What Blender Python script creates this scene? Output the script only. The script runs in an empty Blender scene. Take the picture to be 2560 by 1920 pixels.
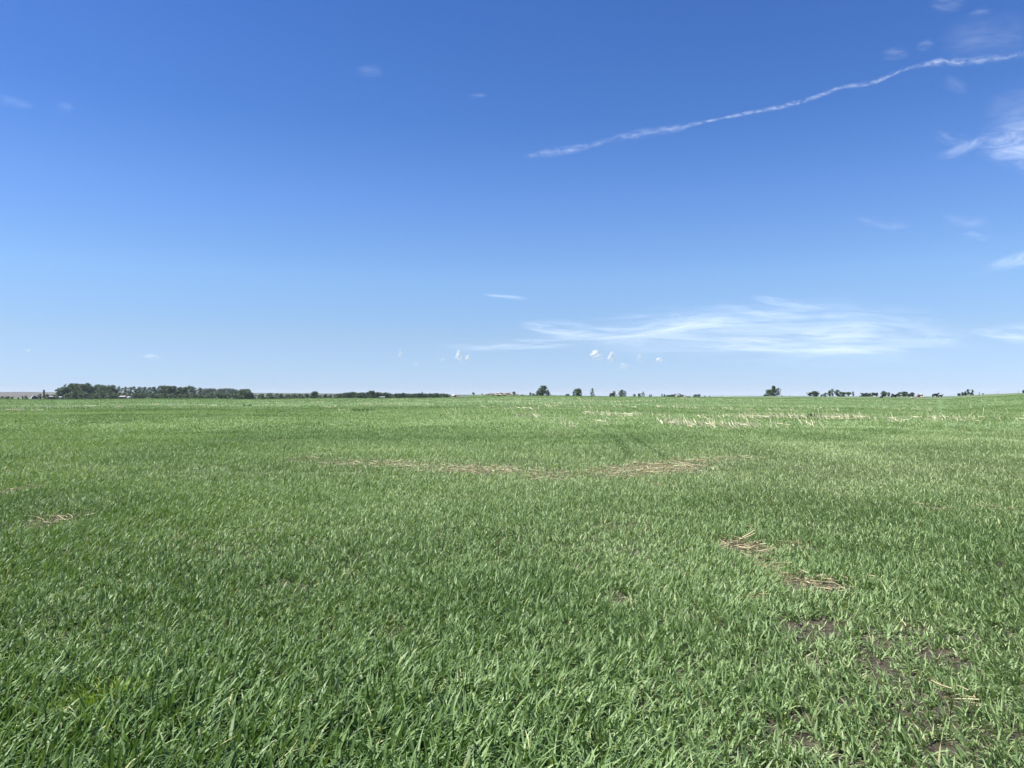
import bpy, math, random
import numpy as np
from mathutils import Vector, Matrix

# ------------------------------------------------------------------ camera, sky, sun, exposure
scene = bpy.context.scene
F = 1923.0            # focal length in pixels of the 2560 px wide photograph
HOR = 990.0           # row of the eye-level horizon
EYE = 1.6
col = scene.collection

cam_d = bpy.data.cameras.new('camera')
cam = bpy.data.objects.new('camera', cam_d)
col.objects.link(cam)
cam_d.sensor_width = 36.0
cam_d.lens = 36.0 * F / 2560.0
cam_d.clip_start = 0.05
cam_d.clip_end = 400000.0
PITCH = math.atan((HOR - 960.0) / F)
cam.location = (0, 0, EYE)
cam.rotation_euler = (math.radians(90) + PITCH, 0, 0)
scene.camera = cam

SUN_EL = math.radians(57)
SUN_AZ = math.radians(-99)         # measured from +Y towards +X: the sun stands to the left and a little behind
world = bpy.data.worlds.new('World')
scene.world = world
world.use_nodes = True
wn = world.node_tree
for n in list(wn.nodes):
    wn.nodes.remove(n)
w_out = wn.nodes.new('ShaderNodeOutputWorld')
w_bg = wn.nodes.new('ShaderNodeBackground')
sky = wn.nodes.new('ShaderNodeTexSky')
sky.sky_type = 'NISHITA'
sky.sun_disc = False
sky.sun_elevation = SUN_EL
sky.sun_rotation = SUN_AZ
sky.altitude = 400
sky.air_density = 1.0
sky.dust_density = 0.0
sky.ozone_density = 6.0
w_bg.inputs['Strength'].default_value = 0.068
# the few degrees below eye level keep the colour of the horizon
tc = wn.nodes.new('ShaderNodeTexCoord')
sep = wn.nodes.new('ShaderNodeSeparateXYZ')
mx = wn.nodes.new('ShaderNodeMath'); mx.operation = 'MAXIMUM'; mx.inputs[1].default_value = 0.004
cmb = wn.nodes.new('ShaderNodeCombineXYZ')
wn.links.new(tc.outputs['Generated'], sep.inputs[0])
wn.links.new(sep.outputs['X'], cmb.inputs['X']); wn.links.new(sep.outputs['Y'], cmb.inputs['Y'])
wn.links.new(sep.outputs['Z'], mx.inputs[0]); wn.links.new(mx.outputs[0], cmb.inputs['Z'])
wn.links.new(cmb.outputs[0], sky.inputs['Vector'])
hsv = wn.nodes.new('ShaderNodeHueSaturation')
hsv.inputs['Saturation'].default_value = 1.0
gam = wn.nodes.new('ShaderNodeGamma'); gam.inputs['Gamma'].default_value = 1.0
wn.links.new(sky.outputs['Color'], gam.inputs['Color'])
wn.links.new(gam.outputs['Color'], hsv.inputs['Color'])
# the air over the plain is bluer and paler low down than the model's
air = wn.nodes.new('ShaderNodeValToRGB')
AIR = [(0.015, (0.78, 0.945, 1.44)), (0.073, (1.04, 1.06, 1.25)), (0.15, (1.18, 1.27, 1.43)), (0.246, (1.01, 1.20, 1.56)), (0.337, (0.74, 1.04, 1.50)), (0.45, (0.66, 0.97, 1.50)), (1.0, (0.66, 0.97, 1.50))]
er = air.color_ramp.elements
er[0].position = AIR[0][0]; er[1].position = AIR[-1][0]
er[0].color = (*[c / 1.5 for c in AIR[0][1]], 1); er[1].color = (*[c / 1.5 for c in AIR[-1][1]], 1)
for p_, c_ in AIR[1:-1]:
    x_ = er.new(p_); x_.color = (*[c / 1.5 for c in c_], 1)
wn.links.new(sep.outputs['Z'], air.inputs['Fac'])
mul = wn.nodes.new('ShaderNodeMix'); mul.data_type = 'RGBA'; mul.blend_type = 'MULTIPLY'; mul.inputs['Factor'].default_value = 1.0
wn.links.new(hsv.outputs['Color'], mul.inputs['A']); wn.links.new(air.outputs['Color'], mul.inputs['B'])
wn.links.new(mul.outputs['Result'], w_bg.inputs['Color'])
wn.links.new(w_bg.outputs[0], w_out.inputs['Surface'])

sun_d = bpy.data.lights.new('sun', 'SUN')
sun = bpy.data.objects.new('sun', sun_d)
col.objects.link(sun)
sun_d.energy = 5.0
sun_d.angle = math.radians(0.53)
sun_d.color = (1.0, 0.965, 0.9)
sdir = Vector((math.sin(SUN_AZ) * math.cos(SUN_EL), math.cos(SUN_AZ) * math.cos(SUN_EL), math.sin(SUN_EL)))
sun.rotation_euler = sdir.to_track_quat('Z', 'Y').to_euler()

scene.render.engine = 'CYCLES'
scene.view_settings.view_transform = 'Standard'
scene.view_settings.look = 'None'
scene.view_settings.gamma = 1.0
scene.view_settings.exposure = 1.2
scene.cycles.transparent_max_bounces = 48
scene.cycles.max_bounces = 6

# ------------------------------------------------------------------ helpers
rng = np.random.default_rng(7)
random.seed(7)

def tag(o, label=None, cat=None, group=None, kind=None):
    if label: o['label'] = label
    if cat: o['category'] = cat
    if group: o['group'] = group
    if kind: o['kind'] = kind
    return o

def np_mesh(name, verts, faces, attrs=None, uv=None, smooth=False):
    """verts (n,3); faces (m,k) with one k, or a list of such arrays"""
    me = bpy.data.meshes.new(name)
    if not isinstance(faces, list):
        faces = [faces]
    verts = np.ascontiguousarray(verts, dtype=np.float32)
    loops = np.concatenate([f.reshape(-1) for f in faces]).astype(np.int32)
    tot = np.concatenate([np.full(len(f), f.shape[1]) for f in faces]).astype(np.int32)
    start = np.concatenate([[0], np.cumsum(tot)[:-1]]).astype(np.int32)
    me.vertices.add(len(verts)); me.vertices.foreach_set('co', verts.reshape(-1))
    me.loops.add(len(loops)); me.loops.foreach_set('vertex_index', loops)
    me.polygons.add(len(tot))
    me.polygons.foreach_set('loop_start', start)
    if smooth:
        me.polygons.foreach_set('use_smooth', np.ones(len(tot), dtype=bool))
    else:
        me.polygons.foreach_set('use_smooth', np.zeros(len(tot), dtype=bool))
    me.update(calc_edges=True)
    for k, v in (attrs or {}).items():
        a = me.attributes.new(k, 'FLOAT', 'POINT')
        a.data.foreach_set('value', np.ascontiguousarray(v, dtype=np.float32))
    if uv is not None:
        l = me.uv_layers.new(name='UVMap')
        l.data.foreach_set('uv', np.ascontiguousarray(uv[loops], dtype=np.float32).reshape(-1))
    return me

def link(name, me, mat=None, parent=None, loc=None):
    o = bpy.data.objects.new(name, me)
    col.objects.link(o)
    if mat is not None and not len(me.materials): me.materials.append(mat)
    if parent is not None: o.parent = parent
    if loc is not None: o.location = loc
    return o

def empty(name, loc, rz=0.0):
    o = bpy.data.objects.new(name, None)
    col.objects.link(o)
    o.location = loc
    o.rotation_euler = (0, 0, rz)
    o.empty_display_size = 0.3
    return o

def vnoise(x, y, seed=0):
    xi = np.floor(x).astype(np.int64); yi = np.floor(y).astype(np.int64)
    fx = x - xi; fy = y - yi
    fx = fx * fx * (3 - 2 * fx); fy = fy * fy * (3 - 2 * fy)
    def h(a, b):
        n = (a * 374761393 + b * 668265263 + seed * 1274126177) & 0x7fffffff
        n = ((n ^ (n >> 13)) * 1274126177) & 0x7fffffff
        return ((n ^ (n >> 16)) & 0xffff) / 65535.0
    return (h(xi, yi) * (1 - fx) + h(xi + 1, yi) * fx) * (1 - fy) + (h(xi, yi + 1) * (1 - fx) + h(xi + 1, yi + 1) * fx) * fy

def fnoise(x, y, seed=0, octaves=3):
    s = 0; a = 1.0; t = 0
    for k in range(octaves):
        s = s + a * vnoise(x * 2 ** k, y * 2 ** k, seed + k * 17); t += a; a *= 0.5
    return s / t

def sstep(a, b, x):
    t = np.clip((x - a) / (b - a), 0, 1)
    return t * t * (3 - 2 * t)

# ------------------------------------------------------------------ terrain height
# rows (photograph pixels) at which the land shows at several depths, by column
CX = np.array([-900, 0, 160, 340, 500, 620, 700, 800, 900, 1000, 1100, 1180, 1300, 1400, 1500, 1700, 1800, 1870, 1950, 2030, 2120, 2200, 2300, 2350, 2400, 2450, 2500, 2560, 3500.])
R210 = np.array([996, 996, 997.5, 995.5, 995, 997, 996, 994, 994, 994, 993, 990, 988, 988, 990, 991, 992.5, 994, 994.2, 994.2, 994.5, 995.5, 997.5, 998, 993.5, 991, 988.5, 985.5, 975.])
R330 = np.array([1000, 1000, 1001, 1000, 1000, 1001, 1000, 999, 999, 999, 998, 995, 992.5, 992.5, 993, 993, 991.5, 990.8, 990.2, 991.4, 991.6, 991.6, 991.4, 992.0, 989.6, 986.4, 984.5, 982, 974.])
DEEP = 210.0
def row_z(row, Y, lift=0.0):
    return EYE - (row - HOR) / F * Y - lift
def ground(X, Y):
    X = np.asarray(X, dtype=float); Y = np.asarray(Y, dtype=float)
    Yc = np.maximum(Y, 40.0)
    px = 1280 + np.clip(X / Yc, -1.6, 1.6) * F
    z210 = row_z(np.interp(px, CX, R210), 210.0, 0.17)
    z330 = row_z(np.interp(px, CX, R330), 330.0, 0.0)
    z700 = np.minimum(z330 - 1.6, 0.6)
    z700 = np.where(px < 1150, -3.2, z700)
    zfar = np.full_like(z210, -5.0)
    zd = np.minimum(z210, z330) * 0.5 + z210 * 0.5 - 0.12          # the dip behind the crop edge
    s = sstep(8, 235, Y) * 0.35 + np.clip((Y - 14) / 196, 0, 1) * 0.65
    s = np.where(Y > 210, 1, s / (sstep(8, 235, 210.0) * 0.35 + 0.65))
    z = z210 * s
    t1 = sstep(210, 255, Y); z = np.where(Y > 210, z210 + (zd - z210) * t1, z)
    t2 = sstep(255, 335, Y); z = np.where(Y > 255, zd + (z330 - zd) * t2, z)
    t3 = sstep(345, 700, Y); z = np.where(Y > 335, z330 + (z700 - z330) * t3, z)
    t4 = sstep(700, 2000, Y); z = np.where(Y > 700, z700 + (zfar - z700) * t4, z)
    near = (fnoise(X / 3.1, Y / 3.1, 3, 2) - 0.5) * 0.05 + (fnoise(X / 0.7, Y / 0.7, 9, 2) - 0.5) * 0.02
    wide = (fnoise(X / 26., Y / 26., 5, 2) - 0.5) * 0.25 * sstep(18, 45, Y) * (1 - sstep(140, 200, Y))
    return z + near * (1 - sstep(20, 40, np.hypot(X, Y))) + wide

def hit(px, py):
    """the ground point seen at a pixel of the photograph"""
    u = (px - 1280) / F; s = (py - HOR) / F
    lo, hi = 1.0, 1.0
    Ys = np.concatenate([np.arange(2, 60, 0.25), np.arange(60, 400, 1.0)])
    z = ground(u * Ys, Ys); below = EYE - s * Ys < z + 0.02
    i = int(np.argmax(below)) if below.any() else len(Ys) - 1
    Y = float(Ys[i])
    return u * Y, Y
def at(px, Y):
    return (px - 1280) / F * Y
def gz(X, Y):
    return float(ground(np.array([X]), np.array([Y]))[0])

# ------------------------------------------------------------------ bare and strawy places in the crop
def pts_of(L):
    return [hit(a, b) for a, b in L]
STRAW = []     # (X, Y, rx, ry, strength)
def path(L, r, k, st, deep=2.5):
    P = pts_of(L)
    for (x0, y0), (x1, y1) in zip(P, P[1:]):
        d = math.hypot(x1 - x0, y1 - y0); m = max(1, int(d / (r * k)))
        for i in range(m):
            t = (i + 0.5) / m
            STRAW.append((x0 + (x1 - x0) * t, y0 + (y1 - y0) * t, r * random.uniform(.7, 1.2), r * deep * random.uniform(.5, 1.1), st * random.uniform(.45, 1.1)))
path([(740, 1146), (830, 1158), (960, 1166)], .42, .8, .62)
path([(930, 1158), (1060, 1170), (1180, 1176), (1290, 1184), (1400, 1189)], .50, .75, .85)
path([(1500, 1186), (1560, 1180), (1640, 1172), (1760, 1176)], .50, .6, .85)
path([(1600, 1170), (1680, 1160), (1790, 1150)], .42, .8, .65)
path([(1780, 1150), (1890, 1144)], .35, .9, .55)
path([(1830, 1372), (1870, 1376), (1905, 1392)], .20, .6, 1.0, 1.9)
path([(1905, 1392), (1925, 1425), (1960, 1445), (1990, 1462)], .13, .8, .6, 1.8)
path([(1985, 1460), (2030, 1472), (2080, 1484)], .17, .7, .9, 1.6)
path([(1940, 1368), (2030, 1374)], .13, 1.0, .5, 2)
path([(-40, 1240), (0, 1236), (50, 1230), (80, 1225)], .32, .6, .9, 3.2)
path([(70, 1312), (120, 1310), (175, 1304)], .20, .9, .65, 2.4)
path([(2312, 1274), (2345, 1274)], .22, .8, .9)
path([(2440, 1276), (2500, 1274)], .22, .9, .6)
path([(2180, 1458), (2215, 1460)], .10, .8, .6, 1.4)
path([(1640, 1214), (1680, 1216)], .16, .8, .6)
path([(1880, 1500), (1884, 1508)], .08, .8, .7, 1.4)
path([(2270, 1580), (2300, 1590)], .09, .7, .8, 1.4)
path([(2380, 1776), (2440, 1776)], .07, .7, .8, 1.4)
path([(1360, 1085), (1440, 1088)], .5, 1.0, .45)
SOIL = []
def soil(px, py, wx, wy, st):
    X, Y = hit(px, py)
    a = hit(px, py - wy); b = hit(px + wx, py)
    SOIL.append((X, Y, abs(b[0] - X), abs(a[1] - Y), st))
for a in [(2060, 1590, 90, 26, .9), (1990, 1575, 40, 14, .8), (2180, 1600, 70, 22, .75), (2050, 1680, 30, 16, .7), (2170, 1625, 60, 22, .8), (2330, 1640, 60, 30, .7),
          (2530, 1850, 80, 26, .85), (2440, 1840, 60, 18, .7), (2250, 1790, 26, 14, .8), (2055, 1760, 18, 14, .7), (2120, 1850, 60, 20, .5),
          (10, 1692, 60, 20, .95), (130, 1685, 22, 14, .9), (330, 1795, 40, 14, .95), (250, 1765, 40, 16, .75), (1110, 1790, 46, 20, .65), (1090, 1750, 30, 18, .6),
          (1540, 1502, 34, 14, .8), (660, 1840, 24, 10, .5), (160, 1900, 24, 12, .7), (1730, 1545, 60, 14, .35), (1460, 1430, 60, 10, .35), (1560, 1325, 90, 12, .45), (1400, 1500, 40, 10, .3),
          (2240, 1720, 120, 60, .45), (2400, 1900, 200, 50, .5), (2000, 1860, 60, 22, .4), (1650, 1650, 50, 16, .3), (2200, 1900, 60, 16, .5)]:
    soil(*a)
TRACK = [pts_of([(1480, 1062), (1530, 1092), (1556, 1115), (1578, 1148)]), pts_of([(1540, 1072), (1590, 1098), (1628, 1124), (1656, 1144)])]

def blob_mask(L, X, Y, wob=0.5):
    m = np.zeros_like(X)
    w = (fnoise(X * 3.1, Y * 3.1, 41, 3) - 0.5) * 2 * wob
    for (cx, cy, rx, ry, st) in L:
        sel = (np.abs(X - cx) < 3 * rx) & (np.abs(Y - cy) < 3 * ry)
        if not sel.any(): continue
        d = np.hypot((X[sel] - cx) / rx, (Y[sel] - cy) / ry) + w[sel]
        m[sel] = np.maximum(m[sel], st * (1 - sstep(0.55, 1.25, d)))
    return m
def track_mask(X, Y):
    m = np.zeros_like(X)
    for P in TRACK:
        for (x0, y0), (x1, y1) in zip(P, P[1:]):
            sel = (X > min(x0, x1) - 1) & (X < max(x0, x1) + 1) & (Y > min(y0, y1) - 1) & (Y < max(y0, y1) + 1)
            if not sel.any(): continue
            dx, dy = x1 - x0, y1 - y0
            t = np.clip(((X[sel] - x0) * dx + (Y[sel] - y0) * dy) / (dx * dx + dy * dy), 0, 1)
            d = np.hypot(X[sel] - x0 - t * dx, Y[sel] - y0 - t * dy)
            m[sel] = np.maximum(m[sel], 1 - sstep(0.05, 0.17, d))
    return m

# ------------------------------------------------------------------ materials
def mat_new(name):
    m = bpy.data.materials.new(name)
    m.use_nodes = True
    nt = m.node_tree
    for n in list(nt.nodes): nt.nodes.remove(n)
    out = nt.nodes.new('ShaderNodeOutputMaterial')
    return m, nt, out
def N(nt, t, **kw):
    n = nt.nodes.new(t)
    for k, v in kw.items():
        if k in n.inputs: n.inputs[k].default_value = v
        else: setattr(n, k, v)
    return n
def ramp(nt, stops):
    r = nt.nodes.new('ShaderNodeValToRGB')
    e = r.color_ramp.elements
    e[0].position, e[0].color = stops[0][0], (*stops[0][1], 1)
    e[1].position, e[1].color = stops[-1][0], (*stops[-1][1], 1)
    for p, c in stops[1:-1]:
        x = e.new(p); x.color = (*c, 1)
    return r

def leaf_mat(name, stops, rough=0.5, trans=0.3, tr_gain=1.5, attr='tint', spec=0.5, scale=None):
    m, nt, out = mat_new(name)
    if attr:
        a = N(nt, 'ShaderNodeAttribute', attribute_name=attr)
        src = a.outputs['Fac']
    else:
        a = N(nt, 'ShaderNodeTexNoise', Scale=scale or 3.0)
        src = a.outputs['Fac']
    r = ramp(nt, stops)
    nt.links.new(src, r.inputs['Fac'])
    p = N(nt, 'ShaderNodeBsdfPrincipled', Roughness=rough)
    p.inputs['Specular IOR Level'].default_value = spec
    nt.links.new(r.outputs['Color'], p.inputs['Base Color'])
    t = nt.nodes.new('ShaderNodeBsdfTranslucent')
    g = N(nt, 'ShaderNodeMix', data_type='RGBA', blend_type='MULTIPLY')
    g.inputs['Factor'].default_value = 1.0
    nt.links.new(r.outputs['Color'], g.inputs['A'])
    g.inputs['B'].default_value = (tr_gain * 1.05, tr_gain * 1.1, tr_gain * 0.45, 1)
    nt.links.new(g.outputs['Result'], t.inputs['Color'])
    mixs = N(nt, 'ShaderNodeMixShader'); mixs.inputs['Fac'].default_value = trans
    nt.links.new(p.outputs[0], mixs.inputs[1]); nt.links.new(t.outputs[0], mixs.inputs[2])
    nt.links.new(mixs.outputs[0], out.inputs['Surface'])
    return m

M = {}
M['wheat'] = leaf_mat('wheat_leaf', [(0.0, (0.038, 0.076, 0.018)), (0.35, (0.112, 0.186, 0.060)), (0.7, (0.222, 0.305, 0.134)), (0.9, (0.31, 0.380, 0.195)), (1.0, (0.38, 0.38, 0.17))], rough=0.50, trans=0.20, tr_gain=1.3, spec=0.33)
M['lime'] = leaf_mat('lime_leaf', [(0.0, (0.12, 0.20, 0.03)), (1.0, (0.28, 0.36, 0.06))], rough=0.5, trans=0.35, tr_gain=1.3)
M['weed'] = leaf_mat('weed_leaf', [(0.0, (0.045, 0.085, 0.03)), (1.0, (0.085, 0.14, 0.05))], rough=0.5, trans=0.25)
M['tree'] = leaf_mat('tree_leaf', [(0.0, (0.035, 0.068, 0.036)), (0.5, (0.055, 0.098, 0.048)), (1.0, (0.085, 0.13, 0.058))], rough=0.55, trans=0.22, tr_gain=1.3)
M['grey_tree'] = leaf_mat('grey_leaf', [(0.0, (0.055, 0.09, 0.06)), (1.0, (0.11, 0.155, 0.095))], rough=0.55, trans=0.22, tr_gain=1.2)
M['shrub'] = leaf_mat('shrub_leaf', [(0.0, (0.045, 0.08, 0.036)), (1.0, (0.095, 0.14, 0.06))], rough=0.55, trans=0.22, tr_gain=1.3)
M['straw'] = leaf_mat('straw', [(0.0, (0.11, 0.085, 0.05)), (0.4, (0.28, 0.225, 0.125)), (0.7, (0.43, 0.37, 0.21)), (1.0, (0.74, 0.70, 0.46))], rough=0.6, trans=0.08, tr_gain=1.0, spec=0.3)

def noise_mat(name, stops, scale, rough=0.8, bump=0.0, coords='Object', detail=6.0, metallic=0.0):
    m, nt, out = mat_new(name)
    t = nt.nodes.new('ShaderNodeTexCoord')
    n = N(nt, 'ShaderNodeTexNoise', Scale=scale, Detail=detail)
    nt.links.new(t.outputs[coords], n.inputs['Vector'])
    r = ramp(nt, stops)
    nt.links.new(n.outputs['Fac'], r.inputs['Fac'])
    p = N(nt, 'ShaderNodeBsdfPrincipled', Roughness=rough, Metallic=metallic)
    nt.links.new(r.outputs['Color'], p.inputs['Base Color'])
    if bump:
        b = N(nt, 'ShaderNodeBump', Strength=1.0, Distance=bump)
        nt.links.new(n.outputs['Fac'], b.inputs['Height'])
        nt.links.new(b.outputs[0], p.inputs['Normal'])
    nt.links.new(p.outputs[0], out.inputs['Surface'])
    return m
M['bark'] = noise_mat('bark', [(0.3, (0.05, 0.042, 0.034)), (0.7, (0.12, 0.10, 0.08))], 4.0)
M['post'] = noise_mat('weathered_post', [(0.3, (0.10, 0.085, 0.07)), (0.7, (0.2, 0.18, 0.15))], 5.0)
M['wire'] = noise_mat('wire', [(0.3, (0.2, 0.2, 0.2)), (0.7, (0.3, 0.3, 0.3))], 5.0, rough=0.4, metallic=0.8)
M['pale_stone'] = noise_mat('pale_stone', [(0.35, (0.30, 0.26, 0.21)), (0.62, (0.46, 0.41, 0.36))], 1.4, bump=0.05)
M['tan_stone'] = noise_mat('tan_stone', [(0.35, (0.17, 0.125, 0.09)), (0.62, (0.33, 0.26, 0.19))], 1.4, bump=0.05)
M['brown_stone'] = noise_mat('brown_stone', [(0.35, (0.06, 0.042, 0.03)), (0.62, (0.15, 0.10, 0.075))], 1.4, bump=0.05)
M['cow'] = noise_mat('black_hide', [(0.3, (0.004, 0.004, 0.005)), (0.7, (0.008, 0.008, 0.009))], 6.0, rough=0.8)
M['steel'] = noise_mat('galvanised_steel', [(0.3, (0.32, 0.34, 0.35)), (0.7, (0.40, 0.42, 0.42))], 2.0, rough=0.45)
M['dark_steel'] = noise_mat('dark_wall_and_shade', [(0.3, (0.025, 0.03, 0.045)), (0.7, (0.04, 0.045, 0.065))], 2.0, rough=0.6)
M['white_paint'] = noise_mat('white_boards', [(0.3, (0.34, 0.34, 0.34)), (0.7, (0.42, 0.42, 0.42))], 2.0, rough=0.6)
M['grey_wall'] = noise_mat('grey_boards', [(0.3, (0.20, 0.19, 0.19)), (0.7, (0.32, 0.31, 0.30))], 2.0, rough=0.7)
M['grey_roof'] = noise_mat('grey_roof', [(0.3, (0.17, 0.18, 0.18)), (0.7, (0.24, 0.245, 0.24))], 2.0, rough=0.6)
M['pane'] = noise_mat('window_glass', [(0.3, (0.02, 0.025, 0.03)), (0.7, (0.04, 0.045, 0.05))], 2.0, rough=0.15)

# ground: dark soil with crumbs, green far crop, pasture behind the crop edge
def ground_mat():
    m, nt, out = mat_new('field_ground')
    L = nt.links.new
    geo = nt.nodes.new('ShaderNodeNewGeometry')
    sp = nt.nodes.new('ShaderNodeSeparateXYZ'); L(geo.outputs['Position'], sp.inputs[0])
    n1 = N(nt, 'ShaderNodeTexNoise', Scale=9.0, Detail=8.0, Roughness=0.65); L(geo.outputs['Position'], n1.inputs['Vector'])
    soil_c = ramp(nt, [(0.30, (0.020, 0.017, 0.013)), (0.5, (0.048, 0.043, 0.029)), (0.72, (0.092, 0.082, 0.056))]); L(n1.outputs['Fac'], soil_c.inputs['Fac'])
    # short bleached residue lying on the soil
    n2 = N(nt, 'ShaderNodeTexNoise', Scale=40.0, Detail=3.0); L(geo.outputs['Position'], n2.inputs['Vector'])
    fl = ramp(nt, [(0.60, (0, 0, 0)), (0.68, (1, 1, 1))]); L(n2.outputs['Fac'], fl.inputs['Fac'])
    sc = N(nt, 'ShaderNodeMix', data_type='RGBA'); L(fl.outputs['Color'], sc.inputs['Factor']); L(soil_c.outputs['Color'], sc.inputs['A']); sc.inputs['B'].default_value = (0.15, 0.12, 0.075, 1)
    # crop green where single leaves are no longer told apart
    n3 = N(nt, 'ShaderNodeTexNoise', Scale=0.5, Detail=9.0, Roughness=0.7); L(geo.outputs['Position'], n3.inputs['Vector'])
    crop = ramp(nt, [(0.3, (0.095, 0.155, 0.062)), (0.7, (0.16, 0.23, 0.10))]); L(n3.outputs['Fac'], crop.inputs['Fac'])
    f1 = N(nt, 'ShaderNodeMapRange'); f1.inputs['From Min'].default_value = 12; f1.inputs['From Max'].default_value = 36; L(sp.outputs['Y'], f1.inputs['Value'])
    c1 = N(nt, 'ShaderNodeMix', data_type='RGBA'); L(f1.outputs[0], c1.inputs['Factor']); L(sc.outputs['Result'], c1.inputs['A']); L(crop.outputs['Color'], c1.inputs['B'])
    # pasture
    n4 = N(nt, 'ShaderNodeTexNoise', Scale=0.06, Detail=8.0, Roughness=0.6); L(geo.outputs['Position'], n4.inputs['Vector'])
    past = ramp(nt, [(0.35, (0.050, 0.085, 0.035)), (0.5, (0.095, 0.135, 0.060)), (0.68, (0.135, 0.155, 0.08))]); L(n4.outputs['Fac'], past.inputs['Fac'])
    f2 = N(nt, 'ShaderNodeMapRange'); f2.inputs['From Min'].default_value = 236; f2.inputs['From Max'].default_value = 240; L(sp.outputs['Y'], f2.inputs['Value'])
    c2 = N(nt, 'ShaderNodeMix', data_type='RGBA'); L(f2.outputs[0], c2.inputs['Factor']); L(c1.outputs['Result'], c2.inputs['A']); L(past.outputs['Color'], c2.inputs['B'])
    p = N(nt, 'ShaderNodeBsdfPrincipled', Roughness=0.95)
    p.inputs['Specular IOR Level'].default_value = 0.2
    L(c2.outputs['Result'], p.inputs['Base Color'])
    b = N(nt, 'ShaderNodeBump', Strength=1.0, Distance=0.03); L(n1.outputs['Fac'], b.inputs['Height']); L(b.outputs[0], p.inputs['Normal'])
    L(p.outputs[0], out.inputs['Surface'])
    return m
M['ground'] = ground_mat()

# ------------------------------------------------------------------ ground sheet
def axis(fine, step, far, g=1.12):
    a = list(np.arange(0, fine, step)); s = step
    while a[-1] < far:
        s *= g; a.append(a[-1] + s)
    return np.array(a)
xs = axis(12, 0.5, 170, 1.0); xs = np.unique(np.concatenate([np.arange(0, 14, 0.5), np.arange(14, 260, 3.0), 260 + axis(3, 3, 60000, 1.14)]))
xs = np.concatenate([-xs[::-1][:-1], xs])
ys = np.unique(np.concatenate([-axis(10, 1, 3000, 1.3)[::-1], np.arange(0, 34, 0.5), np.arange(34, 400, 3.0), 400 + axis(5, 5, 60000, 1.1)]))
GX, GY = np.meshgrid(xs, ys)
GZ = ground(GX.ravel(), GY.ravel())
nx, ny = len(xs), len(ys)
ii = (np.arange(ny - 1)[:, None] * nx + np.arange(nx - 1)[None, :]).ravel()
gf = np.stack([ii, ii + 1, ii + 1 + nx, ii + nx], 1)
g_me = np_mesh('ground', np.stack([GX.ravel(), GY.ravel(), GZ], 1), gf, smooth=True)
tag(link('ground', g_me, M['ground']), 'field soil and rolling pasture land under the crop', kind='structure')

# distant ploughed ridge on the left
def hills():
    HXp = np.array([-2500, -900, 0, 60, 200, 400, 620, 800, 950, 1120, 1300, 1450, 1600, 1900.])
    HR = np.array([978, 979, 980.0, 979.6, 981.0, 981.5, 982.3, 983.3, 984.2, 986.2, 987.2, 989.2, 992, 998.])
    px = np.arange(-2500, 1900, 12.0)
    prof = [(2300, 0.0), (2700, 0.30), (3100, 0.62), (3500, 0.9), (3700, 1.0), (4300, 0.85), (5200, 0.0)]
    V = []
    for Y, k in prof:
        r = np.interp(px, HXp, HR) + np.sin(px / 130.) * 0.25
        top = row_z(r, 3700.0)
        V.append(np.stack([(px - 1280) / F * 3700, np.full_like(px, Y), -8 + (top + 8) * k], 1))
    n = len(px)
    V = np.concatenate(V)
    i = (np.arange(len(prof) - 1)[:, None] * n + np.arange(n - 1)[None, :]).ravel()
    me = np_mesh('hills', V, np.stack([i, i + 1, i + 1 + n, i + n], 1), smooth=True)
    m, nt, out = mat_new('ploughed_hills')
    L = nt.links.new
    geo = nt.nodes.new('ShaderNodeNewGeometry')
    mp = N(nt, 'ShaderNodeMapping'); mp.inputs['Scale'].default_value = (0.0012, 0.006, 0.0); L(geo.outputs['Position'], mp.inputs['Vector'])
    n1 = N(nt, 'ShaderNodeTexNoise', Scale=1.0, Detail=5.0); L(mp.outputs[0], n1.inputs['Vector'])
    r = ramp(nt, [(0.38, (0.085, 0.068, 0.055)), (0.50, (0.105, 0.076, 0.066)), (0.62, (0.075, 0.068, 0.045))]); L(n1.outputs['Fac'], r.inputs['Fac'])
    # a green field on the crown of the ridge towards the right
    sp = nt.nodes.new('ShaderNodeSeparateXYZ'); L(geo.outputs['Position'], sp.inputs[0])
    f = N(nt, 'ShaderNodeMapRange'); f.inputs['From Min'].default_value = -2300; f.inputs['From Max'].default_value = -900; L(sp.outputs['X'], f.inputs['Value'])
    f3 = N(nt, 'ShaderNodeMapRange'); f3.inputs['From Min'].default_value = 3380; f3.inputs['From Max'].default_value = 3460; L(sp.outputs['Y'], f3.inputs['Value'])
    mm = N(nt, 'ShaderNodeMath', operation='MAXIMUM'); 
    f.inputs['To Max'].default_value = 0.8; f3.inputs['To Max'].default_value = 0.9
    L(f.outputs[0], mm.inputs[0]); L(f3.outputs[0], mm.inputs[1])
    c = N(nt, 'ShaderNodeMix', data_type='RGBA'); L(mm.outputs[0], c.inputs['Factor']); L(r.outputs['Color'], c.inputs['A']); c.inputs['B'].default_value = (0.05, 0.066, 0.042, 1)
    p = N(nt, 'ShaderNodeBsdfPrincipled', Roughness=0.95); L(c.outputs['Result'], p.inputs['Base Color'])
    p.inputs['Specular IOR Level'].default_value = 0.15
    L(p.outputs[0], out.inputs['Surface'])
    tag(link('hills', me, m), 'low brown ploughed ridge on the far horizon behind the left woods', kind='structure')
hills()

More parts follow.
